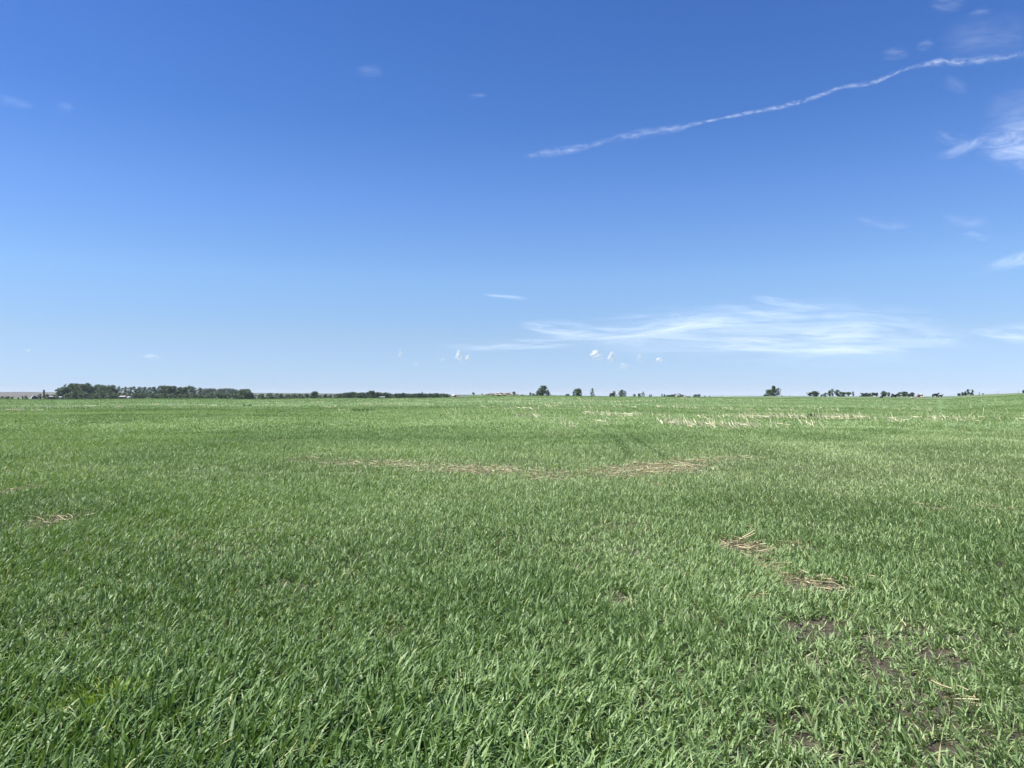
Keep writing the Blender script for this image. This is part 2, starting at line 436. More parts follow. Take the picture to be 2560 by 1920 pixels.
# ------------------------------------------------------------------ the crop
def make_blades(X, Y, h, w, lean, phi, S, tint, droop, yaw, base_lift=None):
    """tapering leaf strips: root (X, Y), length h, width w; phi direction of lean"""
    n = len(X)
    Z = ground(X, Y) - 0.01
    if base_lift is not None: Z = Z + base_lift
    t = np.linspace(0, 1, S + 1)[None, :]
    ang = lean[:, None] + droop[:, None] * t ** 1.6          # angle from the vertical along the leaf
    dl = h[:, None] / S
    hx = np.cumsum(np.sin(ang) * dl, axis=1) - np.sin(ang[:, :1]) * dl
    vz = np.cumsum(np.cos(ang) * dl, axis=1) - np.cos(ang[:, :1]) * dl
    cx = X[:, None] + np.cos(phi)[:, None] * hx
    cy = Y[:, None] + np.sin(phi)[:, None] * hx
    cz = Z[:, None] + vz
    prof = np.interp(t, [0, .25, .6, .85, 1], [0.55, 1.0, 0.9, 0.5, 0.04]) if S > 1 else np.array([[1.0, 0.12]])
    hw = w[:, None] * 0.5 * prof
    ya = yaw[:, None] + 0.7 * (t - 0.5) * np.sign(np.sin(yaw * 37))[:, None]
    wx = np.cos(ya) * hw; wy = np.sin(ya) * hw
    V = np.empty((n, S + 1, 2, 3), dtype=np.float32)
    V[:, :, 0, 0] = cx - wx; V[:, :, 0, 1] = cy - wy; V[:, :, 0, 2] = cz
    V[:, :, 1, 0] = cx + wx; V[:, :, 1, 1] = cy + wy; V[:, :, 1, 2] = cz
    b = (np.arange(n) * (S + 1) * 2)[:, None] + (np.arange(S) * 2)[None, :]
    b = b.ravel()
    Fc = np.stack([b, b + 1, b + 3, b + 2], 1)
    tn = np.repeat(tint, (S + 1) * 2)
    return V.reshape(-1, 3), Fc, tn

def merge(parts):
    V = []; Fc = []; T = []; o = 0
    for v, f, t in parts:
        V.append(v); Fc.append(f + o); T.append(t); o += len(v)
    return np.concatenate(V), np.concatenate(Fc), np.concatenate(T)

def crop_zone(e0, e1, dens, k, S, hs, ws, margin):
    """plants of k leaves between depths e0 and e1, thinning out across both limits"""
    area_w = lambda Y: 0.70 * np.maximum(Y, 0) + margin
    y0 = e0 * .85 if e0 > 0 else e0; y1 = e1 * 1.18 if e1 < 200 else e1
    A = (y1 - y0) * (area_w(y0) + area_w(y1))
    n = int(A * dens / k)
    Yp = y0 + (y1 - y0) * rng.random(n * 2)
    keep = rng.random(n * 2) < area_w(Yp) / area_w(y1)
    Yp = Yp[keep][:n]
    if e0 > 0: Yp = Yp[rng.random(len(Yp)) < sstep(e0 * .85, e0 * 1.18, Yp)]
    if e1 < 200: Yp = Yp[rng.random(len(Yp)) > sstep(e1 * .85, e1 * 1.18, Yp)]
    Xp = (rng.random(len(Yp)) * 2 - 1) * area_w(Yp)
    bare = np.maximum(blob_mask(STRAW, Xp, Yp, 0.9) * np.where(Yp > 13.5, 0.54, .86), blob_mask(SOIL, Xp, Yp, .9) * 0.70)
    thin = 0.30 * sstep(0.62, 0.80, fnoise(Xp / 0.9, Yp / 0.9, 77, 3)) if y1 < 45 else 0.0
    near_right = 0.12 * sstep(1.2, 2.2, Xp) * (1 - sstep(6.0, 7.5, Yp)) if y1 < 45 else 0.0
    tr = track_mask(Xp, Yp)
    kp = rng.random(len(Xp)) > np.maximum(np.maximum(bare, thin), np.maximum(near_right, .0 * tr))
    Xp, Yp, bare, tr = Xp[kp], Yp[kp], bare[kp], tr[kp]
    lush = fnoise(Xp / 1.3, Yp / 1.3, 21, 3); broad = fnoise(Xp / 9.0, Yp / 9.0, 22, 3)
    ph = rng.random(len(Xp)) * 2 * np.pi
    X = np.repeat(Xp, k); Y = np.repeat(Yp, k); n = len(X)
    bare = np.repeat(bare, k); lush = np.repeat(lush, k); broad = np.repeat(broad, k); tr = np.repeat(tr, k)
    X = X + rng.normal(0, .014, n); Y = Y + rng.normal(0, .014, n)
    # winds and drill rows press the leaves the same way over wide areas
    pref = -0.55 * np.tanh(X / np.maximum(Y, 2) * 2.2)
    dxn = pref + rng.normal(0, .75, n) + (fnoise(X / 2.2, Y / 2.2, 31, 2) - .5) * 1.6
    dyn = rng.normal(0, .75, n) - 0.15
    phi = np.arctan2(dyn, dxn)
    lean = np.abs(rng.normal(0.25, 0.25, n)) + 0.08
    droop = np.abs(rng.normal(0.75, 0.6, n)) * 1.0
    big = rng.random(n) < 0.05
    droop[big] += 0.9
    h = hs * (0.55 + 0.55 * rng.random(n)) * (0.55 + 0.85 * lush) * (1 - 0.6 * bare) * (1 - 0.35 * tr)
    h[big] *= 1.25
    tall_left = 1 + 0.55 * (1 - sstep(3.6, 5.2, Y)) * (1 - sstep(0.0, 1.2, X))
    h = h * tall_left
    w = ws * (0.6 + 0.7 * rng.random(n)) * (1 - 0.3 * bare) * (1 + .7 * (tall_left - 1))
    yaw = phi + np.pi / 2 + rng.normal(0, .6, n)
    tint = 0.36 + rng.normal(0, .15, n) + (lush - .5) * -0.25 + (broad - 0.5) * 0.45 + bare * 0.22 + 0.14 * np.tanh(X / np.maximum(Y, 3) * 2.5) + 0.27 * sstep(3.5, 17, Y) - 0.20 * sstep(45, 100, Y) - 0.34 * tr + (fnoise(X / 11.0, Y / 2.6, 61, 3) - .5) * .32 * sstep(12, 30, Y)  # depth and sideways terms paint in leaf brightness in place of sunlight
    yellow = rng.random(n) < 0.012 + 0.08 * bare
    tint = np.clip(tint, 0.02, 0.90)
    tint[yellow] = 0.97
    return make_blades(X, Y, h, w, lean, phi, S, tint, droop, yaw)

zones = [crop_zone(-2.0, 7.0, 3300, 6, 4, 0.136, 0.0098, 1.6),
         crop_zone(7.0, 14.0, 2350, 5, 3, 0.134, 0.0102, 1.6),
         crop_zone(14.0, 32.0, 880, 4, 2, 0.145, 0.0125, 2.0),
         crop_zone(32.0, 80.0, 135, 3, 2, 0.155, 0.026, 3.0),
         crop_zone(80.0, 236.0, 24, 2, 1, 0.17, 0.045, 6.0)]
V, Fc, T = merge(zones)
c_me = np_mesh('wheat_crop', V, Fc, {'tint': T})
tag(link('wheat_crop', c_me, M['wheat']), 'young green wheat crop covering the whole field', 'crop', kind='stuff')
del V, Fc, T, zones

# ------------------------------------------------------------------ straw litter and standing corn stubble
def sticks(X, Y, z0, L, r, phi, tilt, tint, bend=None):
    """thin square stalks as real solids, bent once in the middle"""
    n = len(X)
    d = np.stack([np.cos(phi) * np.sin(tilt), np.sin(phi) * np.sin(tilt), np.cos(tilt)], 1)
    side = np.stack([-np.sin(phi), np.cos(phi), np.zeros(n)], 1)
    up = np.cross(d, side)
    base = np.stack([X, Y, z0], 1)
    bend = np.zeros(n) if bend is None else bend
    V = np.empty((n, 3, 4, 3))
    for k, t in enumerate((0, 0.5, 1.0)):
        c = base + d * (L * t)[:, None] + side * (bend * L * (t * (1 - t) * 4) * 0.25)[:, None]
        rr = (r * (1 - 0.35 * t))[:, None]
        V[:, k, 0] = c + side * rr; V[:, k, 1] = c + up * rr; V[:, k, 2] = c - side * rr; V[:, k, 3] = c - up * rr
    b = (np.arange(n) * 12)[:, None]
    Fl = []
    for s in (0, 4):
        for q in range(4):
            Fl.append(np.concatenate([b + s + q, b + s + (q + 1) % 4, b + s + 4 + (q + 1) % 4, b + s + 4 + q], 1))
    Fl.append(np.concatenate([b + 3, b + 2, b + 1, b], 1)); Fl.append(np.concatenate([b + 8, b + 9, b + 10, b + 11], 1))
    return V.reshape(-1, 3), np.concatenate(Fl), np.repeat(tint, 12)

def litter():
    P = []
    for (cx, cy, rx, ry, st) in STRAW:
        n = int((165 if cy > 9 else 520) * rx * ry * st * st * 2.0) + 5
        a = rng.random(n) * 2 * np.pi; q = np.sqrt(rng.random(n)) * 1.05
        X = cx + np.cos(a) * q * rx; Y = cy + np.sin(a) * q * ry
        phi = rng.normal(0, 1.0, n) + (rng.random(n) < .5) * np.pi
        tilt = np.pi / 2 - np.abs(rng.normal(0, .12, n))
        L = (0.05 + 0.26 * rng.random(n) ** 2.0) * (.55 if cy < 6.5 else (.62 if cy < 9 else .85))
        r = (0.002 + 0.004 * rng.random(n)) * (1.0 if cy > 9 else .72)
        z = ground(X, Y) + 0.012 + 0.05 * rng.random(n)
        P.append(sticks(X, Y, z, L, r, phi, tilt, np.clip(rng.normal(.42, .30, n), 0, 1), rng.normal(0, .5, n)))
    v, f, t = merge(P)
    tag(link('straw_litter', np_mesh('straw_litter', v, f, {'tint': t}), M['straw']), 'bleached straw and corn leaves lying flat on the bare places in the crop', 'straw', kind='stuff')
litter()
def clods():
    base = np.array([(1, 0, 0), (-1, 0, 0), (0, 1, 0), (0, -1, 0), (0, 0, 1), (0, 0, -1)], float)
    tri = np.array([(0, 2, 4), (2, 1, 4), (1, 3, 4), (3, 0, 4), (2, 0, 5), (1, 2, 5), (3, 1, 5), (0, 3, 5)])
    V = []; Fq = []; o = 0
    for (cx, cy, rx, ry, st) in SOIL:
        n = int(900 * rx * ry * st) + 14
        a = rng.random(n) * 6.28; q = np.sqrt(rng.random(n)) * 1.1
        X = cx + np.cos(a) * q * rx; Y = cy + np.sin(a) * q * ry
        r = 0.004 + 0.016 * rng.random(n) ** 3
        Z = ground(X, Y) + r * .4
        P = base[None] * (r[:, None, None] * rng.uniform(.6, 1.15, (n, 6, 1))) + rng.normal(0, .12, (n, 6, 3)) * r[:, None, None]
        P = P * np.array([1, 1, .75]) + np.stack([X, Y, Z], 1)[:, None]
        V.append(P.reshape(-1, 3)); Fq.append((tri[None] + (np.arange(n) * 6)[:, None, None]).reshape(-1, 3) + o); o += n * 6
    M['clod'] = noise_mat('dry_clods', [(0.3, (0.035, 0.03, 0.023)), (0.7, (0.11, 0.093, 0.072))], 25.0)
    tag(link('soil_clods', np_mesh('soil_clods', np.concatenate(V), np.concatenate(Fq)), M['clod']), 'dark crumbs of soil lying on the bare places in the near crop', 'soil', kind='stuff')
clods()

def stubble():
    P = []
    def band(p0, p1, n, Lm=0.28, lean=0.5, spread=6.0, flat=0.15, rad=1.0, yo=0.3):
        x0, y0 = hit(*p0); x1, y1 = hit(*p1); n = int(n * (1.6 if lean < .4 else 1.2))
        t = rng.random(n)
        X = x0 + (x1 - x0) * t + rng.normal(0, .2, n); Y = y0 + (y1 - y0) * t + rng.normal(0, yo, n)
        tint = np.clip(rng.normal(.93, .10, n), 0.5, 1)
        phi = np.where(lean > 0, np.pi, 0) + rng.normal(0, .5, n)
        tilt = np.abs(lean) * np.abs(rng.normal(1, .55, n)) + 0.05
        fl = rng.random(n) < flat
        tilt[fl] = np.pi / 2 - 0.08
        L = Lm * (0.45 + 0.95 * rng.random(n))
        r = (0.012 + 0.011 * rng.random(n)) * rad
        z = ground(X, Y) + 0.03 + fl * 0.16
        P.append(sticks(X, Y, z, L + 0.08, r, phi, tilt, tint, rng.normal(0, .3, n)))
    # long bands, far to near
    for a in [((10, 1029), (60, 1028), 26), ((70, 1030), (110, 1029), 12), ((88, 1016), (136, 1019), 26), ((160, 1018), (190, 1019), 8), ((205, 1018), (238, 1019), 18),
              ((290, 1021), (306, 1021), 8), ((376, 1014), (405, 1013), 14), ((425, 1016), (448, 1017), 18), ((466, 1013), (478, 1014), 7), ((488, 1017), (516, 1016), 14), ((527, 1018), (556, 1018), 12),
              ((584, 1012), (594, 1012), 4), ((644, 1009), (675, 1010), 12), ((688, 1010), (760, 1010), 16), ((776, 1009), (812, 1008), 18), ((812, 1006), (900, 1004), 12),
              ((816, 1021), (835, 1020), 7), ((840, 1029), (882, 1030), 7), ((900, 1012), (1085, 1014), 70), ((940, 1003), (1020, 1000), 22), ((980, 1001), (1120, 1005), 40)]:
        band(*a, lean=0.25, flat=0.2)
    for a in [((1120, 1003), (1480, 1000), 90), ((1130, 1007), (1300, 1007), 55), ((1290, 1005), (1500, 1003), 60), ((1300, 1012), (1440, 1012), 40), ((1330, 1018), (1480, 1020), 40),
              ((1180, 1020), (1260, 1022), 16), ((1260, 1024), (1360, 1026), 34), ((1300, 1043), (1360, 1046), 22), ((1450, 1004), (1560, 1006), 60), ((1560, 1005), (1640, 1004), 34),
              ((1500, 1017), (1600, 1022), 30), ((1460, 1035), (1545, 1040), 46), ((1550, 1041), (1600, 1042), 26), ((1600, 1040), (1680, 1041), 22), ((1640, 1018), (1700, 1022), 26),
              ((1700, 1020), (1800, 1026), 34), ((1700, 998), (1760, 1001), 40), ((1650, 997), (1800, 998), 40), ((1780, 999), (1950, 1003), 60), ((1940, 998), (2100, 1000), 50),
              ((1800, 1022), (1880, 1030), 24), ((1910, 1026), (2010, 1030), 30), ((2010, 1020), (2110, 1030), 24), ((2040, 998), (2120, 1000), 30), ((2120, 1003), (2280, 1004), 36),
              ((2180, 1008), (2340, 1008), 30), ((2130, 1022), (2300, 1026), 24), ((2260, 1000), (2360, 1003), 16), ((2365, 996), (2450, 994), 60), ((2400, 1003), (2500, 1005), 22),
              ((2300, 1022), (2340, 1030), 10), ((1120, 1030), (1160, 1031), 8)]:
        band(*a, lean=0.55, flat=0.08, yo=0.9)
    for a in [((1660, 1058), (1705, 1066), 44), ((1705, 1066), (1800, 1066), 44), ((1735, 1070), (1880, 1070), 46), ((1820, 1072), (1862, 1069), 16), ((1745, 1046), (1860, 1046), 34), ((1860, 1046), (1925, 1047), 60),
              ((1925, 1046), (2010, 1046), 80), ((2030, 1048), (2080, 1049), 30), ((2075, 1048), (2130, 1048), 70), ((2130, 1048), (2180, 1050), 34), ((2218, 1055), (2262, 1055), 26),
              ((2275, 1048), (2330, 1052), 22), ((2345, 1048), (2380, 1050), 28), ((2395, 1052), (2430, 1054), 26), ((2440, 1050), (2560, 1054), 16), ((2015, 1060), (2045, 1070), 10), ((1870, 1068), (1900, 1070), 24), ((2480, 1030), (2530, 1036), 6),
              ((1400, 1058), (1440, 1082), 12), ((1500, 1062), (1540, 1064), 10), ((1940, 1068), (1960, 1070), 10)]:
        band(*a, lean=0.5, Lm=0.26, flat=0.08, yo=0.7)
    # thin scatter over the rest
    n = 700
    px = 1100 + 1400 * rng.random(n); py = 994 + 62 * rng.random(n) ** 1.5
    Q = np.array([hit(a, b) for a, b in zip(px, py)])
    z = ground(Q[:, 0], Q[:, 1]) + 0.03
    P.append(sticks(Q[:, 0], Q[:, 1], z, 0.12 + 0.24 * rng.random(n), 0.008 + 0.008 * rng.random(n), np.pi + rng.normal(0, .6, n), np.abs(rng.normal(.4, .4, n)), np.clip(rng.normal(.88, .15, n), 0, 1)))
    v, f, t = merge(P)
    tag(link('corn_stubble', np_mesh('corn_stubble', v, f, {'tint': t}), M['straw']), 'pale broken corn stalks standing in thin rows across the far crop', 'stubble', kind='stuff')
stubble()

# ------------------------------------------------------------------ trees
ORD = ['first', 'second', 'third', 'fourth', 'fifth', 'sixth', 'seventh', 'eighth', 'ninth', 'tenth', 'eleventh', 'twelfth', 'thirteenth', 'fourteenth', 'fifteenth', 'sixteenth', 'seventeenth', 'eighteenth', 'nineteenth', 'twentieth']
def env(style, t):
    if style == 'broad': return np.interp(t, [0, .25, .55, .8, 1], [.75, .95, 1, .9, .55])
    if style == 'open':  return np.interp(t, [0, .3, .6, .85, 1], [.8, 1, .95, .75, .4])
    if style == 'multi': return np.interp(t, [0, .3, .6, 1], [1.0, 1, .7, .3])
    if style == 'bush':  return np.interp(t, [0, .4, .8, 1], [1, 1, .85, .55])
    if style == 'slim':  return np.interp(t, [0, .4, .7, 1], [.7, 1, .8, .3])
    if style == 'spire': return np.interp(t, [0, .3, .6, 1], [1, .75, .35, .06])
    if style == 'flat':  return np.interp(t, [0, .4, 1], [.5, 1, .85])
def tree(px, wpx, top, Y, style, label, cat='tree', name=None, mat='tree', group=None, seed=None, lobes=None, leaf=None, low=0.0, lean=0.0, base=None):
    r = np.random.default_rng(seed if seed is not None else int(px * 7 + top))
    X = at(px, Y); z0 = gz(X, Y) - 0.05
    ztop = row_z(top, Y); H = ztop - z0; W = wpx / F * Y / 2
    bush = style == 'bush'
    cb = {'broad': .16, 'open': .14, 'multi': .05, 'bush': .02, 'slim': .18, 'spire': .05, 'flat': .30}[style]
    cb = max(cb, low)
    nl = lobes or {'broad': 24, 'open': 17, 'multi': 20, 'bush': 14, 'slim': 12, 'spire': 14, 'flat': 16}[style]
    pxm = Y / F * 2.5                     # metres in one pixel of the render
    ls = leaf or max(0.28, pxm * 0.62)
    root = empty(name or ('shrub' if bush else 'tree'), (X, Y, z0))
    tag(root, label, cat, group)
    C = []
    for k in range(nl):
        t = (k + r.random()) / nl
        e = env(style, t) * W
        a = r.random() * 2 * np.pi; q = np.sqrt(r.random())
        rad = min(W * 0.46, H * 0.27) * r.uniform(.55, 1.1) * (0.6 + 0.4 * env(style, t))
        rad = max(rad, ls * 0.9)
        e = max(e - rad * 0.8, 0)
        zz = H * (cb + (1 - cb) * t)
        C.append((math.cos(a) * q * e + lean * zz, math.sin(a) * q * e * 0.8, min(zz, H - rad * 0.75), rad))
    for k in range(int(nl * .7)):            # loose tufts that break the outline
        t = r.uniform(.25, 1.0); a = r.random() * 2 * np.pi
        rad = max(min(W, H) * r.uniform(.07, .14), ls * .5); e = max(env(style, t) * W - rad * .6, 0)
        zz = H * (cb + (1 - cb) * t)
        C.append((math.cos(a) * e * 1.02 + lean * zz, math.sin(a) * e * .8, min(zz, H * r.uniform(.9, 1.02) - rad), rad))
    # leaves
    LV = []; T = []
    for (cx, cy, cz, rad) in C:
        m = int(np.clip((8.5 if style in ('open', 'multi', 'slim') else 14.0) * (rad / ls) ** 2.0, 12, 420))
        d = r.normal(size=(m, 3)); d /= np.linalg.norm(d, axis=1)[:, None]
        q = rad * (0.35 + 0.75 * r.random(m) ** 0.7)[:, None]
        c = np.array([cx, cy, cz]) + d * q * np.array([1, 1, .85])
        c[:, 2] = np.maximum(c[:, 2], ls * 0.2)
        a = r.normal(size=(m, 3)); a /= np.linalg.norm(a, axis=1)[:, None]
        b = np.cross(a, r.normal(size=(m, 3))); b /= np.linalg.norm(b, axis=1)[:, None]
        s = ls * r.uniform(.45, 1.0, m)[:, None]
        a *= s * 0.85; b *= s * 0.6
        LV.append(np.stack([c - a, c - b, c + a, c + b], 1).reshape(-1, 3))
        T.append(np.repeat(np.clip(0.5 + r.normal(0, .2, m) + r.normal(0, .18), 0, 1), 4))
    V = np.concatenate(LV); n = len(V) // 4
    link('crown' if not bush else 'foliage', np_mesh('crown', V, np.arange(n * 4).reshape(n, 4), {'tint': np.concatenate(T)}), M[mat], root)
    # trunk and limbs, tapered
    tv = []; tf = []
    def limb(p0, p1, r0, r1):
        p0 = np.array(p0, float); p1 = np.array(p1, float)
        d = p1 - p0; L = np.linalg.norm(d)
        if L < 1e-4: return
        d /= L; a = np.cross(d, [0.3, 1, 0.1]); a /= np.linalg.norm(a); b = np.cross(d, a)
        o = len(tv)
        for (p, rr) in ((p0, r0), ((p0 + p1) / 2 + a * L * .03, (r0 + r1) / 2), (p1, r1)):
            for k in range(6):
                an = k * math.pi / 3
                tv.append(p + (a * math.cos(an) + b * math.sin(an)) * rr)
        for s in (0, 6):
            for k in range(6):
                tf.append((o + s + k, o + s + (k + 1) % 6, o + s + 6 + (k + 1) % 6, o + s + 6 + k))
    br = max(0.05, H * 0.022)
    fork = H * max(cb, .12)
    stems = 3 if style in ('multi', 'bush') else (2 if style == 'slim' else 1)
    forks = []
    for s in range(stems):
        fx = (s - (stems - 1) / 2) * W * .35 * (stems > 1)
        limb((fx * .4, 0, -.3), (fx + lean * fork, 0, fork), br * 1.25, br * .8); forks.append((fx + lean * fork, 0, fork))
    for (cx, cy, cz, rad) in C[::2]:
        f = min(forks, key=lambda q: abs(q[0] - cx))
        limb(f, (cx, cy, cz), br * .55, br * .12)
    link('trunk' if not bush else 'stem', np_mesh('trunk', np.array(tv), np.array(tf)), M['bark'], root)
    return root

# the left woods: tall trees, one by one
tall = [(160, 34, 968, 'broad'), (178, 34, 959, 'broad'), (192, 36, 960, 'broad'), (203, 26, 960, 'flat'), (222, 24, 958, 'broad'), (243, 34, 962, 'broad'), (262, 34, 964, 'broad'), (279, 26, 963, 'broad'), (298, 18, 964, 'slim')]
for i, (x, w, t, s) in enumerate(tall):
    tree(x, w * 1.25, t, 800 + 14 * (i % 3), s, f'tall dense dark tree, {ORD[i]} from the rounded end of the shelterbelt', group='dense tall trees of the left shelterbelt')
thin = [(313, 14, 967), (325, 13, 967), (337, 15, 966), (349, 12, 967), (361, 16, 967), (375, 15, 968), (386, 16, 967), (397, 14, 969)]
for i, (x, w, t) in enumerate(thin):
    tree(x, w + 7, t, 806, 'open', f'thin gappy tree, {ORD[i]} in the sparse sky lit stretch of the left shelterbelt', group='sparse tall trees of the left shelterbelt', low=.16, lobes=18)
dense = [(409, 26, 964, 'broad'), (425, 24, 965, 'broad'), (434, 20, 965, 'broad'), (450, 22, 968, 'broad'), (462, 22, 968, 'broad'), (476, 22, 964, 'open'), (488, 14, 968, 'slim')]
for i, (x, w, t, s) in enumerate(dense):
    tree(x, w * 1.3, t, 812, s, f'dark bushy tree, {ORD[i]} after the sparse stretch of the left shelterbelt', group='right-hand trees of the left shelterbelt')
tree(499, 16, 969, 830, 'open', 'ragged last tree of the tall shelterbelt before the distant wood')
tree(508, 26, 972, 1500, 'broad', 'paler far tree at the near end of the flat distant wood', mat='grey_tree')
far = [(520, 971), (534, 971), (548, 972), (562, 971), (576, 971.5), (588, 974)]
for i, (x, t) in enumerate(far):
    tree(x, 24, t, 1500 + 20 * (i % 2), 'flat', f'even flat topped tree, {ORD[i]} of six in the distant wood behind the hedge', mat='grey_tree', group='trees of the distant flat wood', low=.05, lobes=22)
tree(590, 12, 976, 900, 'open', 'small ragged tree beside the lone broad tree at the shelterbelt end')
tree(612, 42, 973, 760, 'broad', 'lone broad dark tree standing out at the end of the shelterbelt hedge', lobes=30)
tree(628, 20, 981, 765, 'bush', 'low shrub leaning on the lone broad tree', cat='shrub')
# hedge row in front of the woods
hx = [(168, 985), (186, 977), (205, 981), (221, 983), (238, 984), (256, 978), (270, 981), (285, 982), (300, 985), (335, 984), (350, 983), (366, 983), (382, 984), (398, 985), (414, 984), (431, 985), (448, 986), (466, 986), (484, 986)]
for i, (x, t) in enumerate(hx):
    tree(x, 29, t - 1, 745 + 9 * (i % 3), 'bush', f'rounded shrub, {ORD[i]} in the low hedge before the tall woods', cat='shrub', mat='shrub' if i % 3 else 'tree', group='hedge before the left woods')
hx = [(502, 987), (518, 986), (531, 983), (545, 984), (558, 985), (572, 985), (584, 985), (598, 985), (645, 988), (660, 986), (676, 984), (692, 985), (706, 986), (722, 987), (736, 985), (752, 986), (764, 985)]
for i, (x, t) in enumerate(hx):
    tree(x, 29, t - 1.5, 742 + 8 * (i % 3), 'bush', f'low green shrub, {ORD[i]} along the hedge between shelterbelt and round twin tree', cat='shrub', mat='shrub' if i % 2 else 'tree', group='long low hedge')
tree(786, 25, 979, 760, 'broad', 'round twin crowned tree above the middle of the low hedge')
for i, (x, t) in enumerate([(803, 987), (815, 985), (826, 986), (838, 986)]):
    tree(x, 15, t, 750, 'bush', f'small dark shrub, {ORD[i]} rightwards from the round twin tree', cat='shrub', group='shrubs beside the round twin tree')
row = [(852, 984, 22), (866, 981.5, 24), (881, 980, 24), (896, 983, 18), (906, 981, 20), (918, 981, 16), (946, 981, 22), (962, 982, 20), (977, 984, 18), (992, 984, 20), (1006, 982.5, 20), (1021, 984, 18), (1035, 984, 18), (1049, 983.5, 20), (1063, 984, 18), (1077, 984, 18), (1090, 983, 18), (1104, 984, 18), (1117, 985, 15)]
for i, (x, t, w) in enumerate(row):
    tree(x, w + 6, t, 700 + 12 * (i % 3), 'broad', f'dark crown, {ORD[i]} of the long tree row that ends at the white boulder', group='long dark tree row', low=.02)
tree(930, 22, 977, 690, 'broad', 'tallest tree rising above the long dark tree row', lobes=28)
tree(1055, 6, 979.5, 712, 'slim', 'thin treetop poking above the long dark tree row')
# quonset surroundings
tree(5, 10, 990.5, 700, 'bush', 'outermost low bush under the ploughed ridge', cat='shrub')
tree(20, 18, 991, 690, 'bush', 'wide low bush under the ploughed ridge', cat='shrub')
tree(31, 8, 991.5, 690, 'bush', 'tiny bush between the wide low bush and the paired bushes', cat='shrub')
tree(46, 8, 994, 640, 'bush', 'flat little bush just above the crop near the arched shed', cat='shrub')
tree(56, 6, 990, 700, 'slim', 'narrow upright bush, thinner of the pair by the arched shed', cat='shrub', name='shrub')
tree(64, 11, 989.5, 700, 'bush', 'thicker bush of the pair by the arched shed', cat='shrub')
tree(110, 15, 974.5, 790, 'spire', 'dark pointed tree with a leaning spike right behind the arched shed', lobes=20)
tree(100, 12, 985, 780, 'bush', 'dark shrub at the foot of the pointed tree, nearer the arched shed', cat='shrub')
tree(120, 16, 985, 785, 'bush', 'dark shrub between the pointed tree and the woods', cat='shrub')
tree(133, 16, 987, 790, 'bush', 'low shrub beside the little white shed at the edge of the woods', cat='shrub', mat='shrub')
tree(144, 14, 984, 795, 'bush', 'shrub tucked against the rounded end of the woods', cat='shrub', mat='shrub')
# along the crest, middle and right
tree(1183, 11, 980.5, 330, 'multi', 'small dark bush between the white boulder and the stone heap', cat='bush', name='bush', lobes=12)
tree(1205, 6, 984, 340, 'multi', 'faint tiny bush next to the stone heap', cat='bush', name='bush', mat='grey_tree', lobes=8)
tree(1285, 8, 979, 285, 'bush', 'brownish little bush growing out of the stone heap', cat='bush', name='bush')
tree(1305, 8, 986, 330, 'bush', 'low leaf clump just past the stone heap', cat='bush', name='bush', lobes=8)
tree(1326, 8, 981, 520, 'slim', 'pale wispy bush outermost beside the large crest tree', cat='bush', name='bush', mat='grey_tree')
tree(1333, 10, 983, 525, 'multi', 'pale low bush between wispy bush and the large crest tree', cat='bush', name='bush', mat='grey_tree')
tree(1345, 18, 977, 480, 'bush', 'dark shoulder shrub at the foot of the large crest tree', cat='shrub')
tree(1357, 28, 964, 480, 'open', 'large ragged tree alone on the crest next to the stone heap', lobes=26)
tree(1370, 14, 974, 482, 'multi', 'shrubby side stem hugging the large crest tree')
tree(1420, 16, 984.5, 620, 'bush', 'flat dark bush lying low on the crest', cat='shrub')
tree(1444, 25, 971, 480, 'open', 'airy fan shaped tree on the crest', lobes=18)
tree(1434, 8, 979, 482, 'slim', 'slight side stem of leaves beside the airy fan shaped tree')
tree(1478, 11, 970.5, 470, 'slim', 'narrow leaning tree standing alone on the crest', lean=.12, lobes=14)
tree(1484, 6, 985, 470, 'bush', 'tiny sprig at the foot of the narrow leaning tree', cat='shrub', lobes=6)
tree(1528, 12, 983, 500, 'bush', 'low end bush of the crest group beside the narrow leaning tree', cat='bush', name='bush')
tree(1535, 15, 977, 500, 'multi', 'pointed bush in the crest group', cat='bush', name='bush', lobes=16)
tree(1553, 17, 974, 500, 'open', 'tallest ragged tree of the crest group', lobes=16)
tree(1563, 9, 977.5, 500, 'slim', 'slender tree at the far end of the crest group')
tree(1586, 8, 985, 560, 'bush', 'round dark ball of a bush on the crest', cat='bush', name='bush', lobes=10)
tree(1599, 10, 983.5, 560, 'bush', 'low spreading bush beside the forked little tree', cat='bush', name='bush')
tree(1607, 9, 979.5, 560, 'open', 'forked little tree with tufted tops on the crest', lobes=10)
tree(1624, 3, 986, 600, 'slim', 'first of two tiny trees before the farmstead', lobes=5, group='two tiny trees on the crest')
tree(1628, 3.4, 986, 600, 'slim', 'second and wider of two tiny trees before the farmstead', lobes=5, group='two tiny trees on the crest')
tree(1655, 5, 985, 900, 'spire', 'small pointed tree at the start of the farmstead wood')
tree(1661, 5, 986, 900, 'bush', 'small round tree at the start of the farmstead wood', cat='tree', name='tree')
fs = [(1668, 988), (1674, 987.4), (1680, 986.5), (1688, 985), (1697, 984.4), (1704, 987), (1712, 988), (1720, 988.8)]
for i, (x, t) in enumerate(fs):
    tree(x, 12, t, 1150, 'broad', f'dark crown, {ORD[i]} in the low farmstead wood on the skyline', group='farmstead wood', low=0, lobes=16)
tree(1738, 11, 985.5, 700, 'bush', 'thick half of the grey green bush pair past the white farm shed', cat='bush', name='bush', mat='grey_tree')
tree(1747, 10, 985.5, 700, 'bush', 'thinner half of the grey green bush pair past the white farm shed', cat='bush', name='bush', mat='grey_tree')
tree(1762, 3, 989.6, 700, 'bush', 'tiny speck of a bush between the bush pair and the pale rocks', cat='bush', name='bush', lobes=5)
